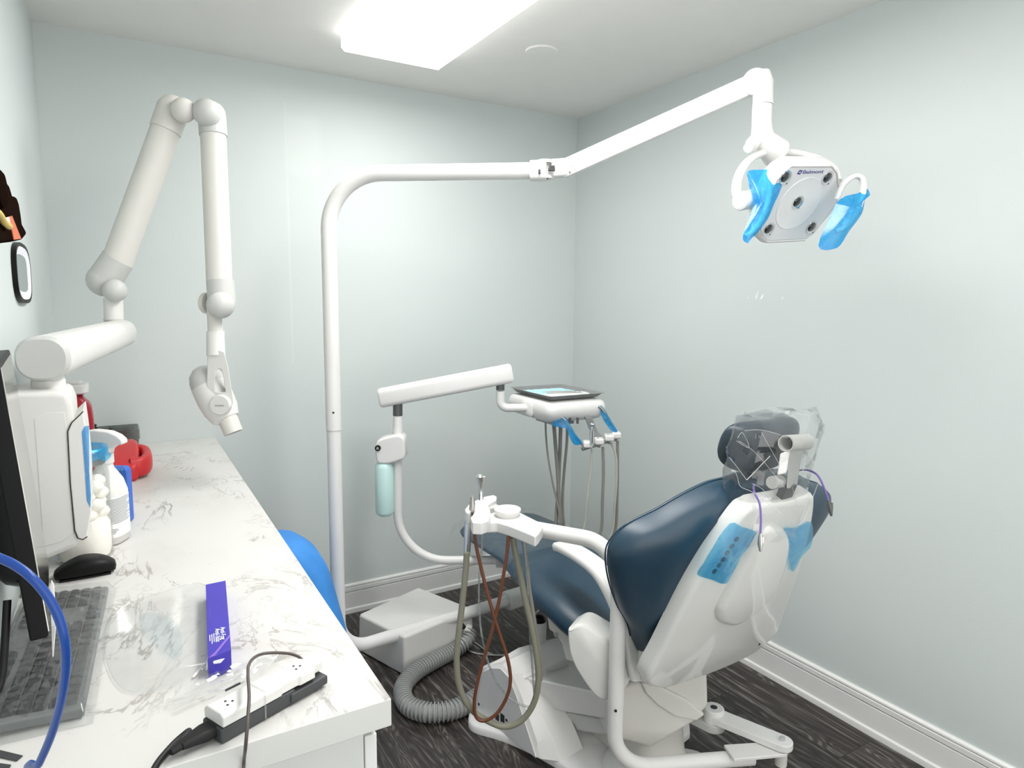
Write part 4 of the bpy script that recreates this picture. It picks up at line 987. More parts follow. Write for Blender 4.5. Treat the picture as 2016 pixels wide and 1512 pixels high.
# water bottle and its cap block
capp = [(740, 872), (748, 865), (768, 859), (785, 857), (795, 864), (797, 880), (796, 902), (785, 908), (765, 914), (745, 913), (740, 905), (738, 885)]
MB().prism(closed_path([at(x, y, F=FD-.045) for x, y in capp], 4), FH*.085).build('bottle_holder', 'white', du, bevel=.010)
kb_ = at(744, 882, F=FD-.047); MB().cyl(kb_+FH*.004, kb_-FH*.006, .0115).build('knob', 'black', du)
MB().cyl(kb_-FH*.006, kb_-FH*.0075, .006).build('knob_cap', 'steel', du)
b0, b1 = at(758, 1012, F=FD-.01), at(758, 908, F=FD-.01); hb = b1.z-b0.z
MB().lathe([(0, 0), (.026, -.004), (.035, .004), (.0385, .014), (.0385, hb*.5), (.0385, hb*.88), (.034, hb*.96), (.024, hb)], b0, seg=40).build('water_bottle', 'bottle_aqua', du)
# swing arm
a0, a1 = at(752, 783, F=FD), at(1003, 737, F=FD+.06); a1.z = a0.z+.012
a1 = at(1003, 735, F=FD+.03)
dA = (a1-a0).normalized()
MB().sweep([a0-dA*.012, a0-dA*.008, a0, a1, a1+dA*.008, a1+dA*.012], rrect(.062, .078, .02, 5), scales=[.80, .93, 1, 1, .93, .8]).build('swing_arm', 'white', du)
c_ = at(985, 762, F=FD+.03); MB().cyl(c_+V((0, 0, .015)), c_+V((0, 0, -.012)), .0175).build('collar', 'dark_collar', du)
HB = at(1097, 812, F=FD+.05)
L0 = at(985, 770, F=FD+.03); L1 = at(985, 803, F=FD+.03)
MB().tube(fillet([L0, L1, V((HB.x, HB.y, L1.z))+ (L1-V((HB.x, HB.y, L1.z))).normalized()*.1], .03, 8), .017, 22).build('elbow', 'white', du)
# head
ZT = at(1095, 775, F=FD+.05).z
tq = [at(1018, 770, Z=ZT), at(1101, 790, Z=ZT), at(1171, 772, Z=ZT), at(1090, 757, Z=ZT)]
hc = sum(tq, V())/4; hxv = (tq[1]-tq[0]).normalized(); hyv = V((-hxv.y, hxv.x, 0))
hw_, hl_ = .5*((tq[1]-tq[0]).length), .5*abs((tq[3]-tq[0]).dot(hyv))
if (tq[3]-tq[0]).dot(hyv) < 0: hyv = -hyv
def hr_(a, b_, z, r=.03, dx=0, dy=0): return [V((hc.x, hc.y, ZT+z))+hxv*(p+dx)+hyv*(q+dy) for p, q in rrect(2*a, 2*b_, r, 5)]
MB().loft([hr_(hw_*.80, hl_*.86, -.102, .03), hr_(hw_*.96, hl_*.98, -.098, .035), hr_(hw_*1.10, hl_*1.08, -.07, .04), hr_(hw_*1.12, hl_*1.10, -.045, .04), hr_(hw_*1.06, hl_*1.04, -.022, .04), hr_(hw_*.94, hl_*.94, -.012, .035)]).build('head', 'white', du, sub=1)
MB().slab(rrect(.10, .06, .02, 5), lambda a, b_, o_: V((hc.x, hc.y, ZT-.062+b_))+hxv*(a-.0)-hyv*(hl_*1.085+o_), [(0, -.012), (0, 0), (.006, .004)]).build('front_pad', 'abs', du)
lgp = at(1160, 816, F=FD+.05-.16)
# grips, centre bracket and handpiece rail
FR = FD-.03
def fpts(q, F): return [at(x, y, F=F) for x, y in q]
lg = smooth_path(fpts([(1094, 824), (1106, 822), (1116, 832), (1128, 853), (1140, 868), (1152, 880)], FR-.05), 6)
MB().tube(lg, .005, 12).build('grip', 'steel', du)
rg = smooth_path(fpts([(1178, 800), (1186, 806), (1198, 826), (1209, 844), (1216, 852)], FR+.02), 6)
MB().tube(rg, .005, 12).build('grip', 'steel', du)
MB().prism(fpts([(1150, 818), (1166, 822), (1172, 838), (1178, 852), (1186, 860), (1180, 868), (1170, 862), (1160, 845)], FR), FH*.03).build('centre_bracket', 'steel_grey', du, bevel=.003)
MB().tube([at(1146, 884, F=FR-.05), at(1185, 872, F=FR-.02), at(1219, 860, F=FR+.02)], .008, 14).build('rail', 'steel_grey', du)
cl_ = []
for i, (x, y) in enumerate(((1157, 874), (1179, 868), (1199, 861), (1213, 856))):
    F_ = FR-.05+.02*i; c = at(x, y, F=F_); cl_.append(c)
    MB().box(c, (.036, .05, .024), (RT, FH, V((0, 0, 1)))).build('handpiece_holder', 'white', du, bevel=.006)
for i, (lb, r_, m_, q) in enumerate((
    ('air-water syringe with chrome tip, first on the delivery rail', .0042, 'pale_hose', [(1165, 884), (1163, 930), (1156, 985), (1152, 1030), (1140, 1075)]),
    ('grey-hosed handpiece, second on the delivery rail', .006, 'grey_hose', [(1187, 880), (1188, 930), (1186, 985), (1184, 1040), (1170, 1080)]),
    ('thin-hosed handpiece, third on the delivery rail', .0045, 'pale_hose', [(1203, 872), (1212, 895), (1214, 940), (1210, 1000), (1206, 1045), (1190, 1080)]),
    ('brown-grey hosed handpiece, last on the delivery rail by the wall', .006, 'grey_hose', [(1216, 868), (1216, 920), (1215, 980), (1212, 1040), (1195, 1085)]))):
    F_ = FR-.05+.02*i; c = cl_[i]
    hp2 = thing('dental_handpiece', lb, 'dental handpiece', c, 'handpieces on the delivery rail')
    pts = fpts(q, F_); bot = pts[-1]
    loopb = [V((bot.x-.02, bot.y+.03, bot.z-.12)), V((bot.x-.10, bot.y+.05, bot.z-.22)), V((bot.x-.2, bot.y+.05, .22+.02*i))]
    MB().tube(smooth_path(pts+loopb, 8), r_, 10).build('hose', m_, hp2)
    if i == 0:
        MB().tube(fpts([(1165, 872), (1165, 852), (1166, 838)], F_-.03), [.008, .009, .006], 14).build('body', 'chrome', hp2)
        MB().ball(at(1166, 836, F=F_-.03), .010, (1, 1, .8)).build('head', 'chrome', hp2)
        MB().box(at(1170, 840, F=F_-.03), (.006, .008, .022)).build('button', 'steel', hp2, bevel=.001)
    else:
        MB().tube([c+V((0, 0, -.026)), c+V((0, 0, -.010)), c+V((0, 0, .012))], [.007, .0095, .0095], 14).build('body', 'steel', hp2)
for i, (x0_, m_, r_, q) in enumerate(((1075, 'grey_hose', .004, [(1074, 828), (1075, 860), (1079, 900), (1088, 950), (1096, 985), (1102, 1025)]), (1092, 'grey_hose', .0078, [(1090, 830), (1093, 870), (1097, 920), (1100, 965), (1102, 1000), (1104, 1040)]), (1104, 'grey_hose', .0078, [(1104, 830), (1103, 870), (1101, 920), (1099, 965), (1096, 1005), (1094, 1040)]), (1118, 'grey_hose', .006, [(1117, 830), (1116, 870), (1111, 925), (1108, 970), (1108, 1010), (1110, 1040)]))):
    pts = fpts(q, FD+.03+.012*i); e_ = pts[-1]
    o = MB().tube(smooth_path(pts+[V((e_.x, e_.y+.02, e_.z-.15)), V((e_.x-.02, e_.y+.03, .35))], 8), r_, 12).build('supply_hose', m_, du)
MB().box(at(1092, 828, F=FD+.05), (.14, .10, .012), (hxv, hyv, V((0, 0, 1)))).build('hose_plate', 'steel_grey', du, bevel=.003)
for x in (1122, 1137): MB().cyl(at(x, 822, F=FD-.06), at(x, 834, F=FD-.06), .005).build('connector', 'dark_collar', du)
mk_ = at(1162, 815, F=FD)
sleeve([(1087, 838), (1094, 822), (1107, 817), (1119, 830), (1133, 854), (1146, 872), (1130, 875), (1118, 852), (1110, 836), (1106, 838)], dep(lg[10])-.002, 'barrier_film', 'narrow blue film sleeve on the delivery head grip facing the pole', .007, seed=8)
sleeve([(1182, 799), (1188, 803), (1202, 826), (1216, 850), (1206, 850), (1194, 836), (1184, 818)], dep(rg[10])-.002, 'barrier_film', 'narrow blue film sleeve on the delivery head grip facing the wall', .007, seed=9)
# small print on the head's edge
nF = -hyv
# instrument tray on the head
it = thing('instrument_tray', 'rectangular steel instrument tray on the delivery head', 'tray', (hc.x, hc.y, ZT-.011))
def tr2(k, z, t=0): return [V((hc.x, hc.y, ZT+z))+hxv*p+hyv*q for p, q in rrect(2*hw_*k-t, 2*hl_*k-t, .014, 4)]
MB().loft([tr2(.86, -.010), tr2(.88, -.0085), tr2(.97, .006), tr2(1.02, .0075), tr2(1.02, .0085), tr2(.965, .0075), tr2(.87, -.006), tr2(.86, -.0072)]).build('tray', 'steel_grey', it)
o = MB().grid([[V((hc.x, hc.y, ZT-.0058+.0025*noise.noise(V((a*9, b_*9, 3)))+.0015))+hxv*(hw_*.84*a)+hyv*(hl_*.84*b_) for b_ in [-1+.1*k for k in range(21)]] for a in [-1+.1*k for k in range(21)]]).build('tray_paper', 'aqua'); tag(o, 'pale aqua paper liner lying in the steel tray', 'tray paper')
fold = MB().prism([V((hc.x, hc.y, ZT-.001))+hxv*p*hw_+hyv*q*hl_ for p, q in ((.35, -.72), (.70, -.72), (.62, .74), (.30, .78))], (0, 0, .003)).build('folded_napkin', 'paper'); tag(fold, 'folded white napkin strip across the tray paper', 'napkin')
for k in range(2):
    p0 = V((hc.x, hc.y, ZT+.0045))+hxv*hw_*(.05+.22*k)-hyv*hl_*.55; p1 = V((hc.x, hc.y, ZT+.0045))+hxv*hw_*(.35+.22*k)+hyv*hl_*.55
    t_ = thing('hand_instrument', ['steel mouth mirror lying on the aqua tray paper', 'steel probe lying across the folded napkin'][k], 'dental instrument', p0)
    MB().tube([p0, p0.lerp(p1, .3), p0.lerp(p1, .75), p1], [.0016, .0032, .003, .0012], 10).build('handle', 'steel', t_)
    if k == 0: MB().ball(p1, .009, (1, 1, .3)).build('mirror', 'chrome', t_)
    else: MB().tube([p1, p1+(p1-p0).normalized()*.012+V((0, 0, .004)), p1+(p1-p0).normalized()*.014], [.0012, .0008, .0004], 8).build('tip', 'steel', t_)
# ================================================================ dental chair (its length runs along the right wall, head toward the camera)
HX, HY, HZ = 1.43, 1.25, .48
H0 = V((HX, HY, HZ)); VS = V((0, -.352, .936)); NB = V((0, .936, .352)); BX = V((1, 0, 0))
def bk(x, s, o=0): return H0+BX*x+VS*s+NB*o
def bpl(px, py, o):
    P = at(px, py, pl=(H0+NB*o, NB)); d = P-(H0+NB*o); return d.x, d.dot(VS)
ch = thing('dental_chair', 'navy dental chair with white gloss back shell and reclined backrest', 'dental chair', (1.42, 1.75, 0))

# --- backrest shell
left = [bpl(x, y, 0) for x, y in ((1276, 1340), (1305, 1282), (1360, 1174), (1413, 1087), (1464, 1016), (1486, 1000))]
half = [(-.0, -.082), (-.13, -.075), (-.205, -.055)]+[(min(a, -.06), s) for a, s in left]+[(-.085, left[-1][1]+.004), (0, left[-1][1]+.0)]
full = half+[(-a, s) for a, s in half[-2:0:-1]]
fullc = [(p.x, p.y) for p in closed_path([V((a, s, 0)) for a, s in full], 5)]
shell = MB().slab(fullc, lambda a, s, o: bk(a, s, o), [(.006, .052), (0, .048), (0, .014), (.004, .005), (.012, 0)]).build('back_shell', 'shell', ch, ang=50)
# raised pocket on the shell, teardrop widening downward
td = closed_path([V(bpl(x, y, -.01)+(0,)) for x, y in ((1500, 1040), (1460, 1110), (1425, 1175), (1412, 1205), (1418, 1226), (1445, 1232), (1490, 1205), (1525, 1165), (1548, 1110), (1555, 1060), (1535, 1035))], 6)
td = [(p.x, p.y) for p in td]
MB().slab(td, lambda a, s, o: bk(a, s, o), [(0, .004), (.002, -.006), (.010, -.017), (.022, -.022)]).build('back_pocket', 'shell', shell, ang=60)
c_ = bk(*bpl(1495, 1268, 0), 0); MB().cyl(c_+NB*.002, c_-NB*.002, .0032, 10).build('screw', 'print_black', shell)
# --- control buttons on the shell's edge
for x, y in ((1449, 1061), (1440, 1075), (1431, 1088), (1423, 1101), (1415, 1112), (1406, 1124)):
    c_ = bk(*bpl(x, y, 0), 0); MB().cyl(c_+NB*.002, c_-NB*.0025, .0075, 16).build('button', 'print_black', shell)
# --- backrest cushion with broad wings
oc = .112
cpx = [(1287, 1302), (1268, 1302), (1255, 1290), (1243, 1240), (1222, 1200), (1207, 1150), (1203, 1102), (1215, 1072), (1245, 1043), (1300, 1013), (1350, 983), (1400, 958), (1440, 947)]
cl2 = [bpl(x, y, oc) for x, y in cpx]
kx = 0
hc_ = [(a+kx, s) for a, s in cl2]; hc_ = [(min(a, -.05), s) for a, s in hc_]
cf = [(0, hc_[0][1]-.004)]+hc_+[(0, hc_[-1][1]+.01)]+[(-a, s) for a, s in hc_[::-1]]
cfc = [(p.x, p.y) for p in closed_path([V((a, s, 0)) for a, s in cf], 5)]
def bkc(a, s, o): return bk(a, s, o+.05*a*a)
inr = lambda k, d: [bkc(a*k, (s_-.26)*(k*.4+.6)+.26, d) for a, s_ in cfc]
cush = MB().loft([inr(.70, .044), inr(.84, .056), inr(.93, .070), inr(.98, .086), inr(1.0, .106), inr(.995, .124), inr(.97, .137), inr(.92, .145), inr(.82, .148)]).build('back_cushion', 'navy', ch, ang=80)
pp = [bkc(a, s, .130) for a, s in offset2(cfc, .0015)]
MB().tube(pp+[pp[0]], .0022, 6).build('piping', 'navy', cush)

# --- seat and legrest cushion, one surface swelling and falling along the chair
SX = HX+.005
def seat_half(y):      # half width along the chair
    k = [(1.36, .20), (1.42, .235), (1.50, .285), (1.62, .305), (1.78, .298), (1.92, .262), (2.10, .222), (2.30, .214), (2.45, .212), (2.52, .195), (2.575, .12)]
    for (y0_, h0_), (y1_, h1_) in zip(k, k[1:]):
        if y <= y1_: return h0_+(h1_-h0_)*(y-y0_)/(y1_-y0_)
    return k[-1][1]
def seat_top(y):
    k = [(1.36, .515), (1.50, .525), (1.70, .555), (1.85, .562), (2.05, .545), (2.30, .535), (2.50, .53), (2.575, .505)]
    for (y0_, h0_), (y1_, h1_) in zip(k, k[1:]):
        if y <= y1_: t_ = (y-y0_)/(y1_-y0_); t_ = t_*t_*(3-2*t_); return h0_+(h1_-h0_)*t_
    return k[-1][1]
rings = []
for i in range(49):
    y = 1.36+(2.575-1.36)*i/48; hw = seat_half(y); zt2 = seat_top(y); tk = .105 if y < 1.9 else max(.06, .105-.045*(y-1.9)/.25)
    if y > 2.45: tk *= 1-.5*(y-2.45)/.125
    r_ = []
    for a, b_ in ell(1, 1, 40, 3.0):
        x = a*hw; top_ = b_ > 0
        z = zt2-tk/2+b_*tk/2
        if top_: z += .022*(abs(a)**2.5)*(1 if y < 1.95 else .3)-.020*(abs(a)**6)
        r_.append(V((SX+x, y, z)))
    rings.append(r_)
seat = MB().loft(rings).build('seat_cushion', 'navy', ch, sub=1)
# skirt under the seat
Fs = fdist(V((1.22, 1.62, 0)))+.05
sk = [(1068, 1194), (1085, 1200), (1110, 1214), (1150, 1240), (1190, 1254), (1235, 1270), (1235, 1305), (1150, 1310), (1113, 1300), (1105, 1270), (1092, 1248), (1080, 1240), (1076, 1214)]
MB().prism([at(x, y, F=Fs) for x, y in sk], V((.05, .012, 0))).build('seat_skirt', 'abs', ch, bevel=.006)
c_ = at(1095, 1250, F=Fs-.002); MB().cyl(c_, c_+FH*.01, .008, 12).build('bolt', 'steel', ch)
MB().box((SX, 2.2, .452), (.22, .55, .035)).build('legrest_frame', 'grey_plastic', ch, bevel=.006)
MB().box((SX, 1.62, .415), (.36, .46, .07)).build('seat_frame', 'grey_plastic', ch, bevel=.01)
# grey post with a hollow dark top, under the legrest
sx_ = at(1060, 1262, Z=.0); 
# --- base plate
bp = [at(x, y, Z=.028) for x, y in ((922, 1412), (926, 1399), (940, 1391), (965, 1388))]
bp2 = [at(x, y, Z=.028) for x, y in ((1170, 1545), (1105, 1503), (1040, 1467), (985, 1444), (940, 1431), (925, 1422))]
rear = [at(1385, 1482, Z=.028), at(1340, 1469, Z=.028), at(1296, 1456, Z=.028)]
poly = bp+[V((1.30, 2.02, .028)), V((1.62, 2.02, .028)), V((1.80, 1.94, .028)), V((1.74, 1.72, .028)), V((1.62, 1.52, .028))]+rear[::-1]+[rear[0]+V((-.03, -.10, 0)), V((1.40, 1.13, .028)), V((1.24, 1.20, .028))]+bp2
pc = closed_path(poly, 4)
MB().loft([[V((p.x, p.y, .001)) for p in pc], [V((p.x, p.y, .022)) for p in pc], [V((c2.x, c2.y, .028)) for c2 in [V(q) for q in offset2([(p.x, p.y) for p in pc], .006)] for c2 in [V((c2.x, c2.y, 0))]]]).build('base_plate', 'white', ch, ang=50)
# --- pump housing on the base: arched cover with a flat grey side holding sockets
L1, L2 = at(938, 1397, Z=.04), at(1058, 1487, Z=.04)
dl = (L2-L1); dl.z = 0; dl.normalize(); dn_ = V((dl.y, -dl.x, 0)); dn_ = dn_ if dn_.x > 0 else -dn_
def hplane(q, off): return [at(x, y, pl=(L1+dn_*off, dn_)) for x, y in q]
hin = [(938, 1400), (944, 1350), (952, 1322), (966, 1315), (985, 1316), (1002, 1334), (1017, 1372), (1034, 1425), (1046, 1462), (1056, 1487)]
hout = [(930, 1400), (938, 1350), (950, 1312), (963, 1306), (1000, 1300), (1026, 1326), (1046, 1366), (1066, 1406), (1086, 1450), (1106, 1496)]
A_, B_ = hplane(hin, .0), hplane(hin, .004)
O1 = hplane([(934, 1402), (941, 1350), (951, 1316), (964, 1309), (990, 1308), (1010, 1328), (1026, 1368), (1044, 1420), (1058, 1462), (1068, 1490)], .012)
O2 = [p for p in hplane(hout, .05)]
O3 = [p+dn_*.10 for p in O2]
for R_ in (A_, B_, O1, O2, O3):
    for k in (0, -1): R_[k].z = .026
hs_ = MB().loft([A_, B_, O1, O2, O3]).build('pump_housing', 'white', ch, bevel=.005, ang=30)
top_edge = [at(x, y, Z=.235) for x, y in ((960, 1307), (1020, 1272), (1098, 1252), (1121, 1290), (1034, 1331))]
MB().loft([[V((p.x, p.y, .03)) for p in top_edge], [V((p.x, p.y, p.z-.004)) for p in top_edge]]).build('housing_top', 'white', ch, bevel=.006)
for q in ([(976, 1404), (983, 1408), (982, 1421), (975, 1416)], [(985, 1403), (993, 1409), (993, 1424), (985, 1420)], [(995, 1414), (999, 1417), (999, 1422), (995, 1419)], [(941, 1383), (944, 1385), (944, 1390), (941, 1388)]):
    MB().prism(hplane(q, -.0004), dn_*.002).build('socket', 'print_black', hs_)
# --- lift arms and the rear column cover
def hexa(a, b, name, mat, **k): return MB().loft([a, b]).build(name, mat, ch, **k)
F1, F2 = fdist(at(1034, 1331, Z=.235))+.01, 1.93
hexa([at(1036, 1334, F=F1), at(1118, 1295, F=F1+.22), at(1122, 1400, F=F1+.22), at(1066, 1392, F=F1)], [at(1205, 1368, F=F2-.03), at(1260, 1330, F=F2+.22), at(1260, 1420, F=F2+.22), at(1205, 1418, F=F2-.03)], 'lift_arm', 'abs', bevel=.008)
hexa([at(1080, 1396, F=F1+.03), at(1122, 1360, F=F1+.2), at(1122, 1440, F=F1+.2), at(1098, 1432, F=F1+.03)], [at(1212, 1420, F=F2), at(1260, 1400, F=F2+.2), at(1260, 1450, F=F2+.2), at(1212, 1448, F=F2)], 'lower_lift_arm', 'grey_plastic', bevel=.006)
rc_ = [(1195, 1364), (1262, 1340), (1330, 1320), (1394, 1320), (1396, 1390), (1368, 1423), (1322, 1450), (1282, 1475), (1246, 1464), (1195, 1452)]
MB().prism([at(x, y, F=1.90) for x, y in rc_], V((.10, .26, 0))).build('rear_cover', 'offwhite', ch, bevel=.014)
rc2 = [(1262, 1345), (1300, 1352), (1352, 1378), (1388, 1408), (1372, 1420), (1330, 1412), (1296, 1390), (1272, 1366)]
MB().prism([at(x, y, F=1.888) for x, y in rc2], FH*.02).build('cover_flange', 'offwhite', ch, bevel=.006)
# column from base to cover
MB().loft([[V((1.42+p, 1.56+q, z)) for p, q in rrect(.20*k, .34*k, .06, 4)] for z, k in ((.028, 1.0), (.06, .92), (.30, .8), (.42, .9))]).build('column', 'offwhite', ch, bevel=.004)
# raised bulge on the base plate
MB().loft([[V((1.34+.12*k*math.cos(t), 1.42+.17*k*math.sin(t), z)) for t in [2*PI*j/32 for j in range(32)]] for z, k in ((.026, 1.0), (.045, .92), (.058, .7), (.062, .3))]).build('base_bulge', 'white', ch)
# --- hinge drum at the back of the seat
hd0 = at(1266, 1332, F=1.835); 
MB().cyl(hd0, V((hd0.x, hd0.y, at(1266, 1290, F=1.835).z)), .031, 28).build('hinge_drum', 'abs', ch, bevel=.003)
MB().box((HX, HY+.075, HZ-.01), (.42, .06, .10)).build('back_hinge', 'abs', ch, bevel=.01)
# --- armrest: strap bending down into its bracket (left side seen, its twin by the wall)
for sgn in (1, -1):
    axx = HX-sgn*.225
    ap_ = [V((axx, 1.725, .690)), V((axx, 1.69, .698)), V((axx, 1.60, .700)), V((axx, 1.50, .684)), V((axx, 1.43, .635)), V((axx+sgn*.01, 1.385, .555)), V((axx+sgn*.02, 1.36, .47)), V((axx+sgn*.03, 1.35, .42))]
    pth = smooth_path(ap_, 6); n2 = len(pth); rings = []
    for i, p in enumerate(pth):
        t_ = (pth[min(i+1, n2-1)]-pth[max(i-1, 0)]).normalized(); sd = V((1, 0, 0)); up_ = sd.cross(t_).normalized()
        w_ = .030+.012*min(1, i/10); th2 = .014
        if i == 0: w_ *= .7
        rings.append([p+sd*a*w_/.042+up_*b_ for a, b_ in rrect(.070, .028, .012, 4)])
    MB().loft(rings).build('armrest', 'shell' if sgn > 0 else 'shell', ch, bevel=0)
Fb = 1.79
br = [(1116, 1246), (1122, 1237), (1146, 1230), (1190, 1254), (1240, 1268), (1243, 1300), (1238, 1342), (1222, 1366), (1196, 1380), (1172, 1372), (1140, 1330), (1121, 1290)]
brp = closed_path([at(x, y, F=Fb) for x, y in br], 4); bo = brp[0]
br2 = [((p-bo).dot(RT), p.z-bo.z) for p in brp]; rt2 = V((RT.x, RT.y, 0)).normalized()
MB().slab(br2, lambda a, b_, o_: bo+rt2*a+V((0, 0, b_))+V((.83, .55, 0))*o_, [(.009, .0), (.005, .002), (.0015, .007), (0, .014), (0, .085)]).build('arm_bracket', 'shell', ch, ang=75)
# --- headrest on its bracket
hcx = HX+.02
hC = at(1516, 884, X=hcx)
HV = V((0, -.30, .954)); HN = V((0, .954, .30))
rings = []
for i in range(21):
    u = -1+2*i/20; ex_ = math.sqrt(max(0.0, 1-abs(u)**3.5)); x = u*.135
    hh = .072*(.35+.65*ex_); tt = .036*(.4+.6*ex_)
    cc = hC+BX*x+HN*(.022*u*u*1.0+.02)+HV*(.006*u*u)
    rings.append([cc+HV*a+HN*b_ for a, b_ in ell(hh, tt, 28, 2.6)])
hr2 = MB().loft(rings).build('headrest', 'headrest', ch, sub=1)
bkA = at(1566, 872, X=hcx-.00); HB_ = -HN*.03
Db = dep(hC)-.07
k0, k1 = at(1547, 873, D=Db-.02), at(1588, 870, D=Db+.05)
mb = MB(); kx_, ky_, kz_ = frame_of((k1-k0))
mb.loft([[k0+(kx_*math.cos(2*PI*j/28)+ky_*math.sin(2*PI*j/28))*.0205 for j in range(28)], [k1+(kx_*math.cos(2*PI*j/28)+ky_*math.sin(2*PI*j/28))*.0205 for j in range(28)], [k1+(kx_*math.cos(2*PI*j/28)+ky_*math.sin(2*PI*j/28))*.012 for j in range(28)], [k0+(k1-k0)*.1+(kx_*math.cos(2*PI*j/28)+ky_*math.sin(2*PI*j/28))*.0165 for j in range(28)], [k0+(kx_*math.cos(2*PI*j/28)+ky_*math.sin(2*PI*j/28))*.0175 for j in range(28)]], loop=True)
hbk = mb.build('headrest_joint', 'bracket', ch)
MB().loft([[at(1556, 862, D=Db), at(1584, 862, D=Db+.05), at(1584, 862, D=Db+.08), at(1556, 862, D=Db+.03)], [at(1548, 962, D=Db), at(1568, 962, D=Db+.05), at(1568, 962, D=Db+.08), at(1548, 962, D=Db+.03)]]).build('headrest_bar', 'bracket', ch, bevel=.004)
MB().loft([[at(x, y, D=Db-.022) for x, y in ((1536, 893), (1556, 886), (1548, 932), (1530, 936))], [at(x, y, D=Db+.0) for x, y in ((1536, 893), (1556, 886), (1548, 932), (1530, 936))]]).build('lever', 'white', ch, bevel=.004)
MB().tube([at(1520, 950, D=Db-.01), at(1536, 948, D=Db+.02)], .016, 24).build('lower_joint', 'bracket', ch)
MB().box(at(1540, 985, D=Db+.05), (.045, .02, .10), (BX, NB, VS)).build('headrest_stem', 'dark_collar', ch, bevel=.004)
# sockets under the legrest: small grey cup on the floor
cu = at(1061, 1258, F=2.36); czb = 0.0
co_ = thing('floor_cup', 'small pale grey cup standing on the floor under the seat', 'cup', (cu.x, cu.y, 0))
ctz = at(1061, 1222, F=2.36).z
MB().lathe([(0, .001), (.022, .001), (.028, ctz), (.025, ctz), (.021, .02), (0, .02)], (cu.x, cu.y, 0), seg=28).build('cup', 'grey_plastic', co_)
MB().ball((cu.x, cu.y, ctz+.004), .023, (1, 1, .8)).build('dark_filling', 'black', co_)

# ---- swivel linkage and assistant's instrument arm
aa = thing('assistant_arm', 'white bent tube arm carrying the suction holder beside the chair', 'instrument arm', at(1440, 1492, Z=.17))
ZL_ = .195
w0, w1 = at(1405, 1403, Z=ZL_+.02), at(1540, 1458, Z=ZL_+.02)
def stadium(p, q, r, z0, z1, n=10):
    d = (q-p); d.z = 0; d.normalize(); s = V((-d.y, d.x, 0)); out = []
    for c, a0_ in ((p, PI/2), (q, -PI/2)):
        for k in range(n+1):
            t_ = a0_+PI*k/n; out.append(V((c.x, c.y, 0))+d*math.cos(t_)*r+s*math.sin(t_)*r)
    return [[v+V((0, 0, z)) for v in out] for z in (z0, z1)]
MB().loft(stadium(w0, w1, .030, ZL_, ZL_+.022)).build('upper_link', 'white', aa, bevel=.003)
MB().cyl(V((w0.x, w0.y, ZL_-.02)), V((w0.x, w0.y, ZL_+.038)), .031, 28).build('pivot_boss', 'white', aa, bevel=.004)
MB().cyl(V((w0.x, w0.y, ZL_+.036)), V((w0.x, w0.y, ZL_+.0392)), .0105, 16).build('boss_hole', 'print_black', aa)
MB().cyl(V((w1.x, w1.y, ZL_+.020)), V((w1.x, w1.y, ZL_+.031)), .0085, 6).build('bolt', 'chrome', aa)
bw = at(1330, 1378, Z=ZL_); bw2 = bw+(w0-bw)*1.0
MB().loft(stadium(bw, w0, .036, ZL_-.030, ZL_-.004)).build('base_bracket', 'grey_plastic', aa, bevel=.004)
wv0 = bw+V((0, 0, .02)); MB().prism([at(x, y, F=fdist(bw)+.01) for x, y in ((1322, 1372), (1358, 1357), (1358, 1385), (1324, 1388))], FH*.05).build('base_flange', 'grey_plastic', aa, bevel=.003)
t0 = at(1436, 1488, Z=ZL_-.012); t1 = V((w1.x, w1.y, ZL_-.012))
lx = (t1-t0); lx.z = 0; lx.normalize(); ly = V((-lx.y, lx.x, 0))
pz2 = [t0-ly*.028, t0+ly*.036, t1+ly*.030-lx*.01, t1+lx*.026, t1-ly*.028]
MB().prism(pz2, (0, 0, .010)).build('lower_plate', 'white', aa, bevel=.002)
MB().cyl(V((w1.x, w1.y, ZL_-.055)), V((w1.x, w1.y, ZL_)), .0165, 20).build('knob', 'offwhite', aa)
ZT2 = ZL_-.035
T0 = at(1450, 1494, Z=ZT2)+lx*.05; T1 = at(1209, 1512, Z=ZT2)
FA = fdist(T1)
Zh = at(1192, 1072, F=FA).z; T2 = at(1193, 1073, F=FA); T2 = V((T1.x, T1.y, Zh)); 
T3 = at(1052, 1041, Z=Zh-.012)
zr = at(1207, 1382, X=T1.x).z
Pn = fillet([T0, T1, T2, T3], .105, 14)
split = max(i for i, p in enumerate(Pn) if p.z <= zr+.001 and (p-T1).length < 1)
lowp = Pn[:split+1]+[V((T1.x, T1.y, zr))]; uppp = [V((T1.x, T1.y, zr))]+[p for p in Pn[split+1:]]
MB().tube(lowp, .0215, 26).build('lower_tube', 'white', aa)
MB().tube(uppp, .0225, 26).build('upper_tube', 'white', aa)
sv = (OC-T1); sv.z = 0; sv.normalize(); c_ = V((T1.x, T1.y, zr-.006))
MB().cyl(c_+sv*.0205, c_+sv*.0235, .004, 12).build('set_screw', 'print_black', aa)
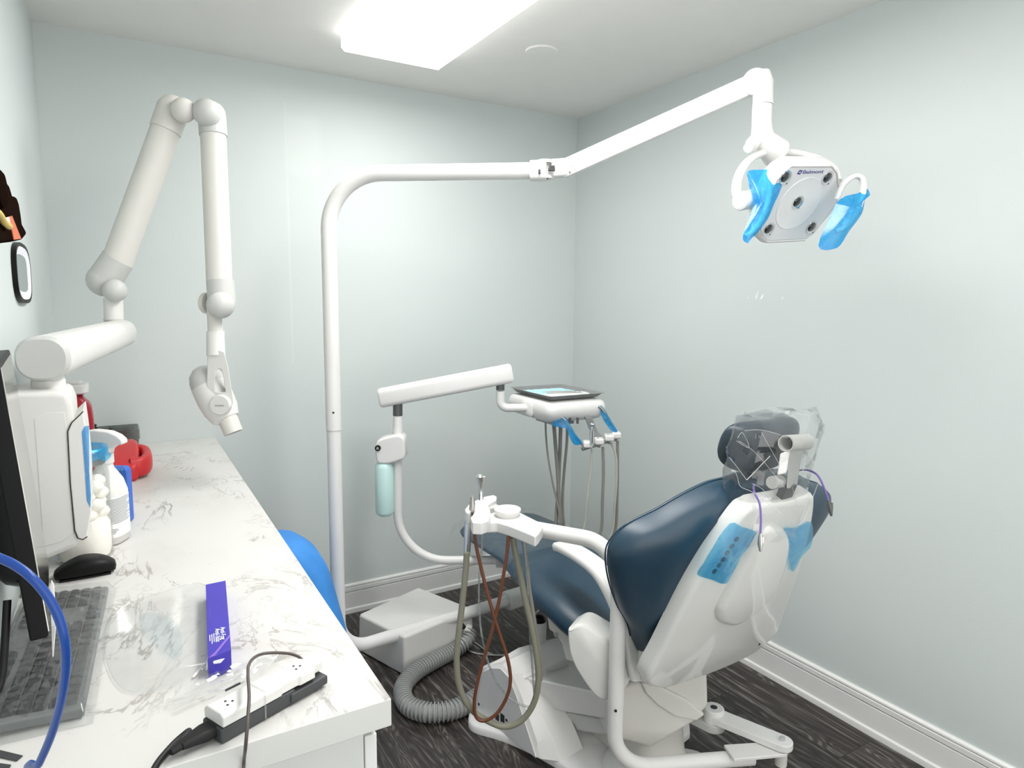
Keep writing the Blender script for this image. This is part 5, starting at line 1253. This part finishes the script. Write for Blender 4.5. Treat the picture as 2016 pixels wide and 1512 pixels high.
# holder body
zt3 = Zh+.022
hp3 = [(951, 1028), (953, 1017), (961, 1011), (975, 1007), (1000, 1005), (1026, 1009), (1048, 1020), (1066, 1029), (1069, 1036), (1060, 1050), (1054, 1055), (1030, 1045), (1002, 1034), (978, 1027)]
hp4 = [at(x, y, Z=zt3) for x, y in hp3]
MB().loft([[V((p.x, p.y, zt3)) for p in hp4], [V((p.x, p.y, zt3-.034)) for i, p in enumerate(hp4)]]).build('holder_body', 'white', aa, bevel=.006)
c_ = at(999, 1015, Z=zt3); cr_ = 26.5*dep(c_)/FPX
MB().lathe([(cr_*.80, -.002), (cr_*.86, .003), (cr_*.90, .010), (cr_, .016), (cr_, .020), (cr_*.97, .022), (0, .0225)], c_, seg=48).build('holder_cap', 'white', aa)
c2 = at(1024, 1052, F=fdist(hp4[12])-.004); MB().cyl(c2, c2+FH*.008, .0035, 10).build('screw', 'print_black', aa)
fk = [(915, 1002), (922, 993), (934, 986), (955, 977), (972, 974), (978, 977), (977, 984), (966, 989), (961, 994), (965, 1003), (966, 1014), (960, 1025), (948, 1029), (930, 1028), (926, 1018), (931, 1013), (934, 1006), (930, 1002), (924, 1010), (917, 1008)]
zf_ = zt3+.022
fp2 = [at(x, y, Z=zf_) for x, y in fk]
MB().prism(fp2, (0, 0, -.036)).build('valve_block', 'white', aa, bevel=.004)
MB().box(at(968, 1006, Z=zf_-.028), (.05, .03, .03)).build('block_neck', 'grey_plastic', aa, bevel=.003)
FHd = fdist(fp2[0])
def fp_h(q, F): return [at(x, y, F=F) for x, y in q]
# high volume suction: chrome valve held in the block, fat olive hose looping almost to the floor
hv = thing('suction_handpiece', 'grey suction valve with fat olive-green hose on the assistant arm', 'suction handpiece', at(929, 1000, F=FHd), 'instruments on the assistant arm')
MB().tube(fp_h([(930, 977), (930, 987), (930, 990), (929, 1008)], FHd-.012), [.0070, .0070, .0085, .0085], 16).build('valve', 'steel', hv)
MB().tube(fp_h([(922, 1022), (921, 1050), (920, 1076), (919, 1090)], FHd-.01), [.0105, .0115, .0105, .0095], 18).build('handle', 'chrome', hv)
MB().tube(smooth_path(fp_h([(919, 1088), (917, 1120), (911, 1180), (904, 1240), (899, 1290), (902, 1340), (915, 1378), (936, 1404), (962, 1420), (990, 1430), (1018, 1424), (1040, 1404), (1055, 1372), (1060, 1330), (1056, 1285), (1046, 1230), (1034, 1180), (1024, 1130), (1014, 1085), (1009, 1058)], FHd-.055), 8), .0092, 16).build('hose', 'olive_hose', hv)
MB().tube(smooth_path(fp_h([(1064, 1340), (1066, 1310), (1058, 1262), (1050, 1210), (1042, 1160), (1038, 1120), (1034, 1090), (1030, 1056)], FHd-.03), 8), .0062, 14).build('hose', 'grey_hose', hv)
# saliva ejector: brown hose crossing itself
se = thing('suction_handpiece', 'small suction valve with thin rust-brown hose crossing over itself', 'suction handpiece', at(937, 1010, F=FHd), 'instruments on the assistant arm')
MB().tube(fp_h([(933, 1022), (934, 1040)], FHd+.01), .0075, 14).build('valve', 'steel', se)
MB().tube(smooth_path(fp_h([(933, 1034), (937, 1072), (950, 1130), (966, 1190), (981, 1240), (996, 1285), (1004, 1322), (1004, 1350), (996, 1376), (982, 1400), (966, 1414), (948, 1419), (936, 1408), (934, 1380), (941, 1340), (952, 1298), (968, 1245), (981, 1190), (990, 1140), (998, 1090), (1001, 1056)], FHd-.075), 8), .0052, 14).build('hose', 'brown_hose', se)
# syringe: tall chrome handle with a thin clear hose
sy = thing('water_syringe', 'tall chrome syringe standing in the assistant arm holder', 'dental syringe', at(946, 980, F=FHd))
MB().tube(fp_h([(947, 984), (947, 970), (946, 955), (945, 945), (945, 938), (945, 934)], FHd+.0), [.0075, .0068, .0075, .0115, .0135, .006], 8).build('handle', 'chrome', sy)
MB().box(at(953, 944, F=FHd-.012), (.010, .012, .020), (RT, FH, V((0, 0, 1)))).build('button', 'steel', sy, bevel=.002)
MB().tube(smooth_path(fp_h([(950, 1030), (949, 1075), (944, 1130), (943, 1180), (947, 1240), (957, 1290), (972, 1332), (993, 1364), (1018, 1384), (1040, 1391), (1052, 1386), (1049, 1330), (1044, 1260), (1040, 1180), (1036, 1110), (1030, 1058)], FHd-.05), 8), .0030, 10).build('hose', 'clear_hose', sy)
# clear sleeve hanging round the holder
rows_ = []
for i in range(13):
    v_ = i/12; r_ = []
    for j in range(25):
        u_ = j/24; x = 914+(1052-914)*u_; y0_ = 1034+26*u_; y1_ = 1090+10*math.sin(u_*9)-4*u_
        r_.append(at(x, y0_+(y1_-y0_)*v_, F=FHd+.012+.006*noise.noise(V((u_*9, v_*4, 2)))))
    rows_.append(r_)
o = MB().grid(rows_).build('clear_sleeve', 'film_sheet', ang=20); tag(o, 'clear plastic sleeve hanging below the assistant arm holder', 'plastic sleeve')

# ---- clear sheet over the foot end of the chair
rows_ = []
for i in range(31):
    y = 2.02+(2.60-2.02)*i/30; r_ = []
    for j in range(25):
        u_ = -1+2*j/24; hw = max(seat_half(min(y, 2.52)), .19)+.006; x = SX+u_*hw
        z = seat_top(min(y, 2.55))+.012-.035*max(0, abs(u_)-.86)/.14+.003*noise.noise(V((x*14, y*14, 4)))
        if i == 30: z -= .05
        r_.append(V((x, y, z)))
    rows_.append(r_)
o = MB().grid(rows_).build('foot_cover', 'film_sheet'); tag(o, 'clear plastic sheet covering the foot end of the chair', 'plastic cover')

# ---- clear bag over the headrest
rows_ = []; K = 40
hz0 = at(1500, 812, X=hcx).z
for i in range(19):
    s_ = i/18
    cz_ = hC-BX*.012+HV*(.105-.31*s_)-HN*(.006+.04*s_+.05*max(0, s_-.6))
    wx = (.142-.03*max(0, s_-.55)/.45); wn = .066-.012*max(0, s_-.55)/.45
    if i == 0: wn = .012
    r_ = []
    for k in range(K+1):
        a = 2*PI*k/K; ca, sa = math.cos(a), math.sin(a)
        x = math.copysign(abs(ca)**.8, ca)*wx; n_ = math.copysign(abs(sa)**.8, sa)*wn
        j_ = .009*noise.noise(V((ca*2.2, sa*2.2, s_*5)))+.006*noise.noise(V((ca*6, sa*6, s_*14)))
        p = cz_+BX*x+HN*n_+(BX*ca+HN*sa)*j_+HV*.02*noise.noise(V((ca*2, sa*2, 3+s_*3)))
        r_.append(p)
    r_[-1] = r_[0]
    rows_.append(r_)
o = MB().grid(rows_).build('headrest_bag', 'film_clear', ang=12); tag(o, 'crinkled clear plastic bag pulled over the headrest', 'plastic bag')
MT['film_crease_glint'] = film('film_crease_glint', (.9, .91, .91, 1), srgb(250, 250, 250), .62, .3)  # whitish tubes that draw the highlight streaks along the bag's folds
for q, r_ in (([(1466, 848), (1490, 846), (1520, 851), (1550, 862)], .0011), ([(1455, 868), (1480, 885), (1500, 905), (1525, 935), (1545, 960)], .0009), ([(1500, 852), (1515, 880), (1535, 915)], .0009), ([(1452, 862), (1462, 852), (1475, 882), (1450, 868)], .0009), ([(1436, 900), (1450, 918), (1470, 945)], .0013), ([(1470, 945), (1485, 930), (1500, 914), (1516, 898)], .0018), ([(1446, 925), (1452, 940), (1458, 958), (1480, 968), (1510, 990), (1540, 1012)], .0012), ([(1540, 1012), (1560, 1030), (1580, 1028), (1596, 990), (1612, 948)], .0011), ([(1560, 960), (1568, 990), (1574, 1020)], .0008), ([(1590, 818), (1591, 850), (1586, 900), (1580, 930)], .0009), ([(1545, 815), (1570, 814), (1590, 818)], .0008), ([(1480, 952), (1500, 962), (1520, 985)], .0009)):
    MB().tube(smooth_path([at(x, y, D=Db-.05+.10*max(0, (x-1540)/70)) for x, y in q], 4), r_*.5, 6).build('crease_glint', 'film_crease_glint', o)
# ---- blue films on the shell
def shellfilm(q, name, label, seed):
    P = [bpl(x, y, -.006) for x, y in q]; P = [(p.x, p.y) for p in closed_path([V(p+(0,)) for p in P], 3)]
    cx_ = sum(p[0] for p in P)/len(P); cs_ = sum(p[1] for p in P)/len(P); rings = []
    for k in range(7):
        f = 1-k/6*.985; rings.append([bk(cx_+(a-cx_)*f, cs_+(s-cs_)*f, -.006-.003*noise.noise(V((a*f*30, s*f*30, seed)))-.002*(1-f)) for a, s in P])
    o = MB().loft(rings, False, True).build(name, 'film_blue', ang=20); return tag(o, label, 'barrier film')
shellfilm([(1437, 1030), (1462, 1038), (1489, 1048), (1482, 1068), (1466, 1085), (1448, 1116), (1430, 1149), (1400, 1141), (1372, 1131), (1385, 1108), (1404, 1075)], 'barrier_film', 'blue film over the row of control buttons on the chair back', 2)
shellfilm([(1542, 1043), (1570, 1040), (1598, 1028), (1598, 1072), (1582, 1092), (1564, 1122), (1557, 1122), (1551, 1090)], 'barrier_film', 'blue film over the chair back edge nearer the wall', 6)
# ---- bib chain hung round the headrest
bc_ = thing('bib_chain', 'purple bib cord with two steel clips hung round the headrest', 'bib chain', at(1500, 985, D=Db))
q = [(1497, 1050, -.06), (1498, 1020, -.06), (1495, 990, -.055), (1484, 965, -.03), (1490, 950, .10), (1530, 935, .19), (1580, 925, .16), (1602, 930, .06), (1614, 942, .04), (1624, 965, .04), (1632, 988, .04)]
MB().tube(smooth_path([at(x, y, D=Db+d) for x, y, d in q], 6), .0026, 10).build('cord', 'purple_cord', bc_)
for a, b_, d, m_ in (((1497, 1050), (1497, 1086), -.06, 'steel'), ((1631, 985), (1637, 1016), .04, 'dark_collar')):
    p0, p1 = at(*a, D=Db+d), at(*b_, D=Db+d)
    MB().tube([p0, p0.lerp(p1, .25), p0.lerp(p1, .6), p1], [.003, .0055, .0065, .0025], 8).build('clip', m_, bc_)
    MB().box(p0.lerp(p1, .35)+RT*.006, (.004, .006, .016), (RT, FW, UP)).build('clip_lever', m_, bc_)
# ================================================================ light and view
w = bpy.data.worlds.new('room_world'); scn.world = w; w.use_nodes = True
bgn = w.node_tree.nodes['Background']; bgn.inputs[0].default_value = (1, .99, .97, 1); bgn.inputs[1].default_value = 1.7
vs = scn.view_settings
vs.view_transform = 'Standard'; vs.look = 'None'; vs.gamma = 1; vs.use_curve_mapping = False
vs.exposure = 0.47
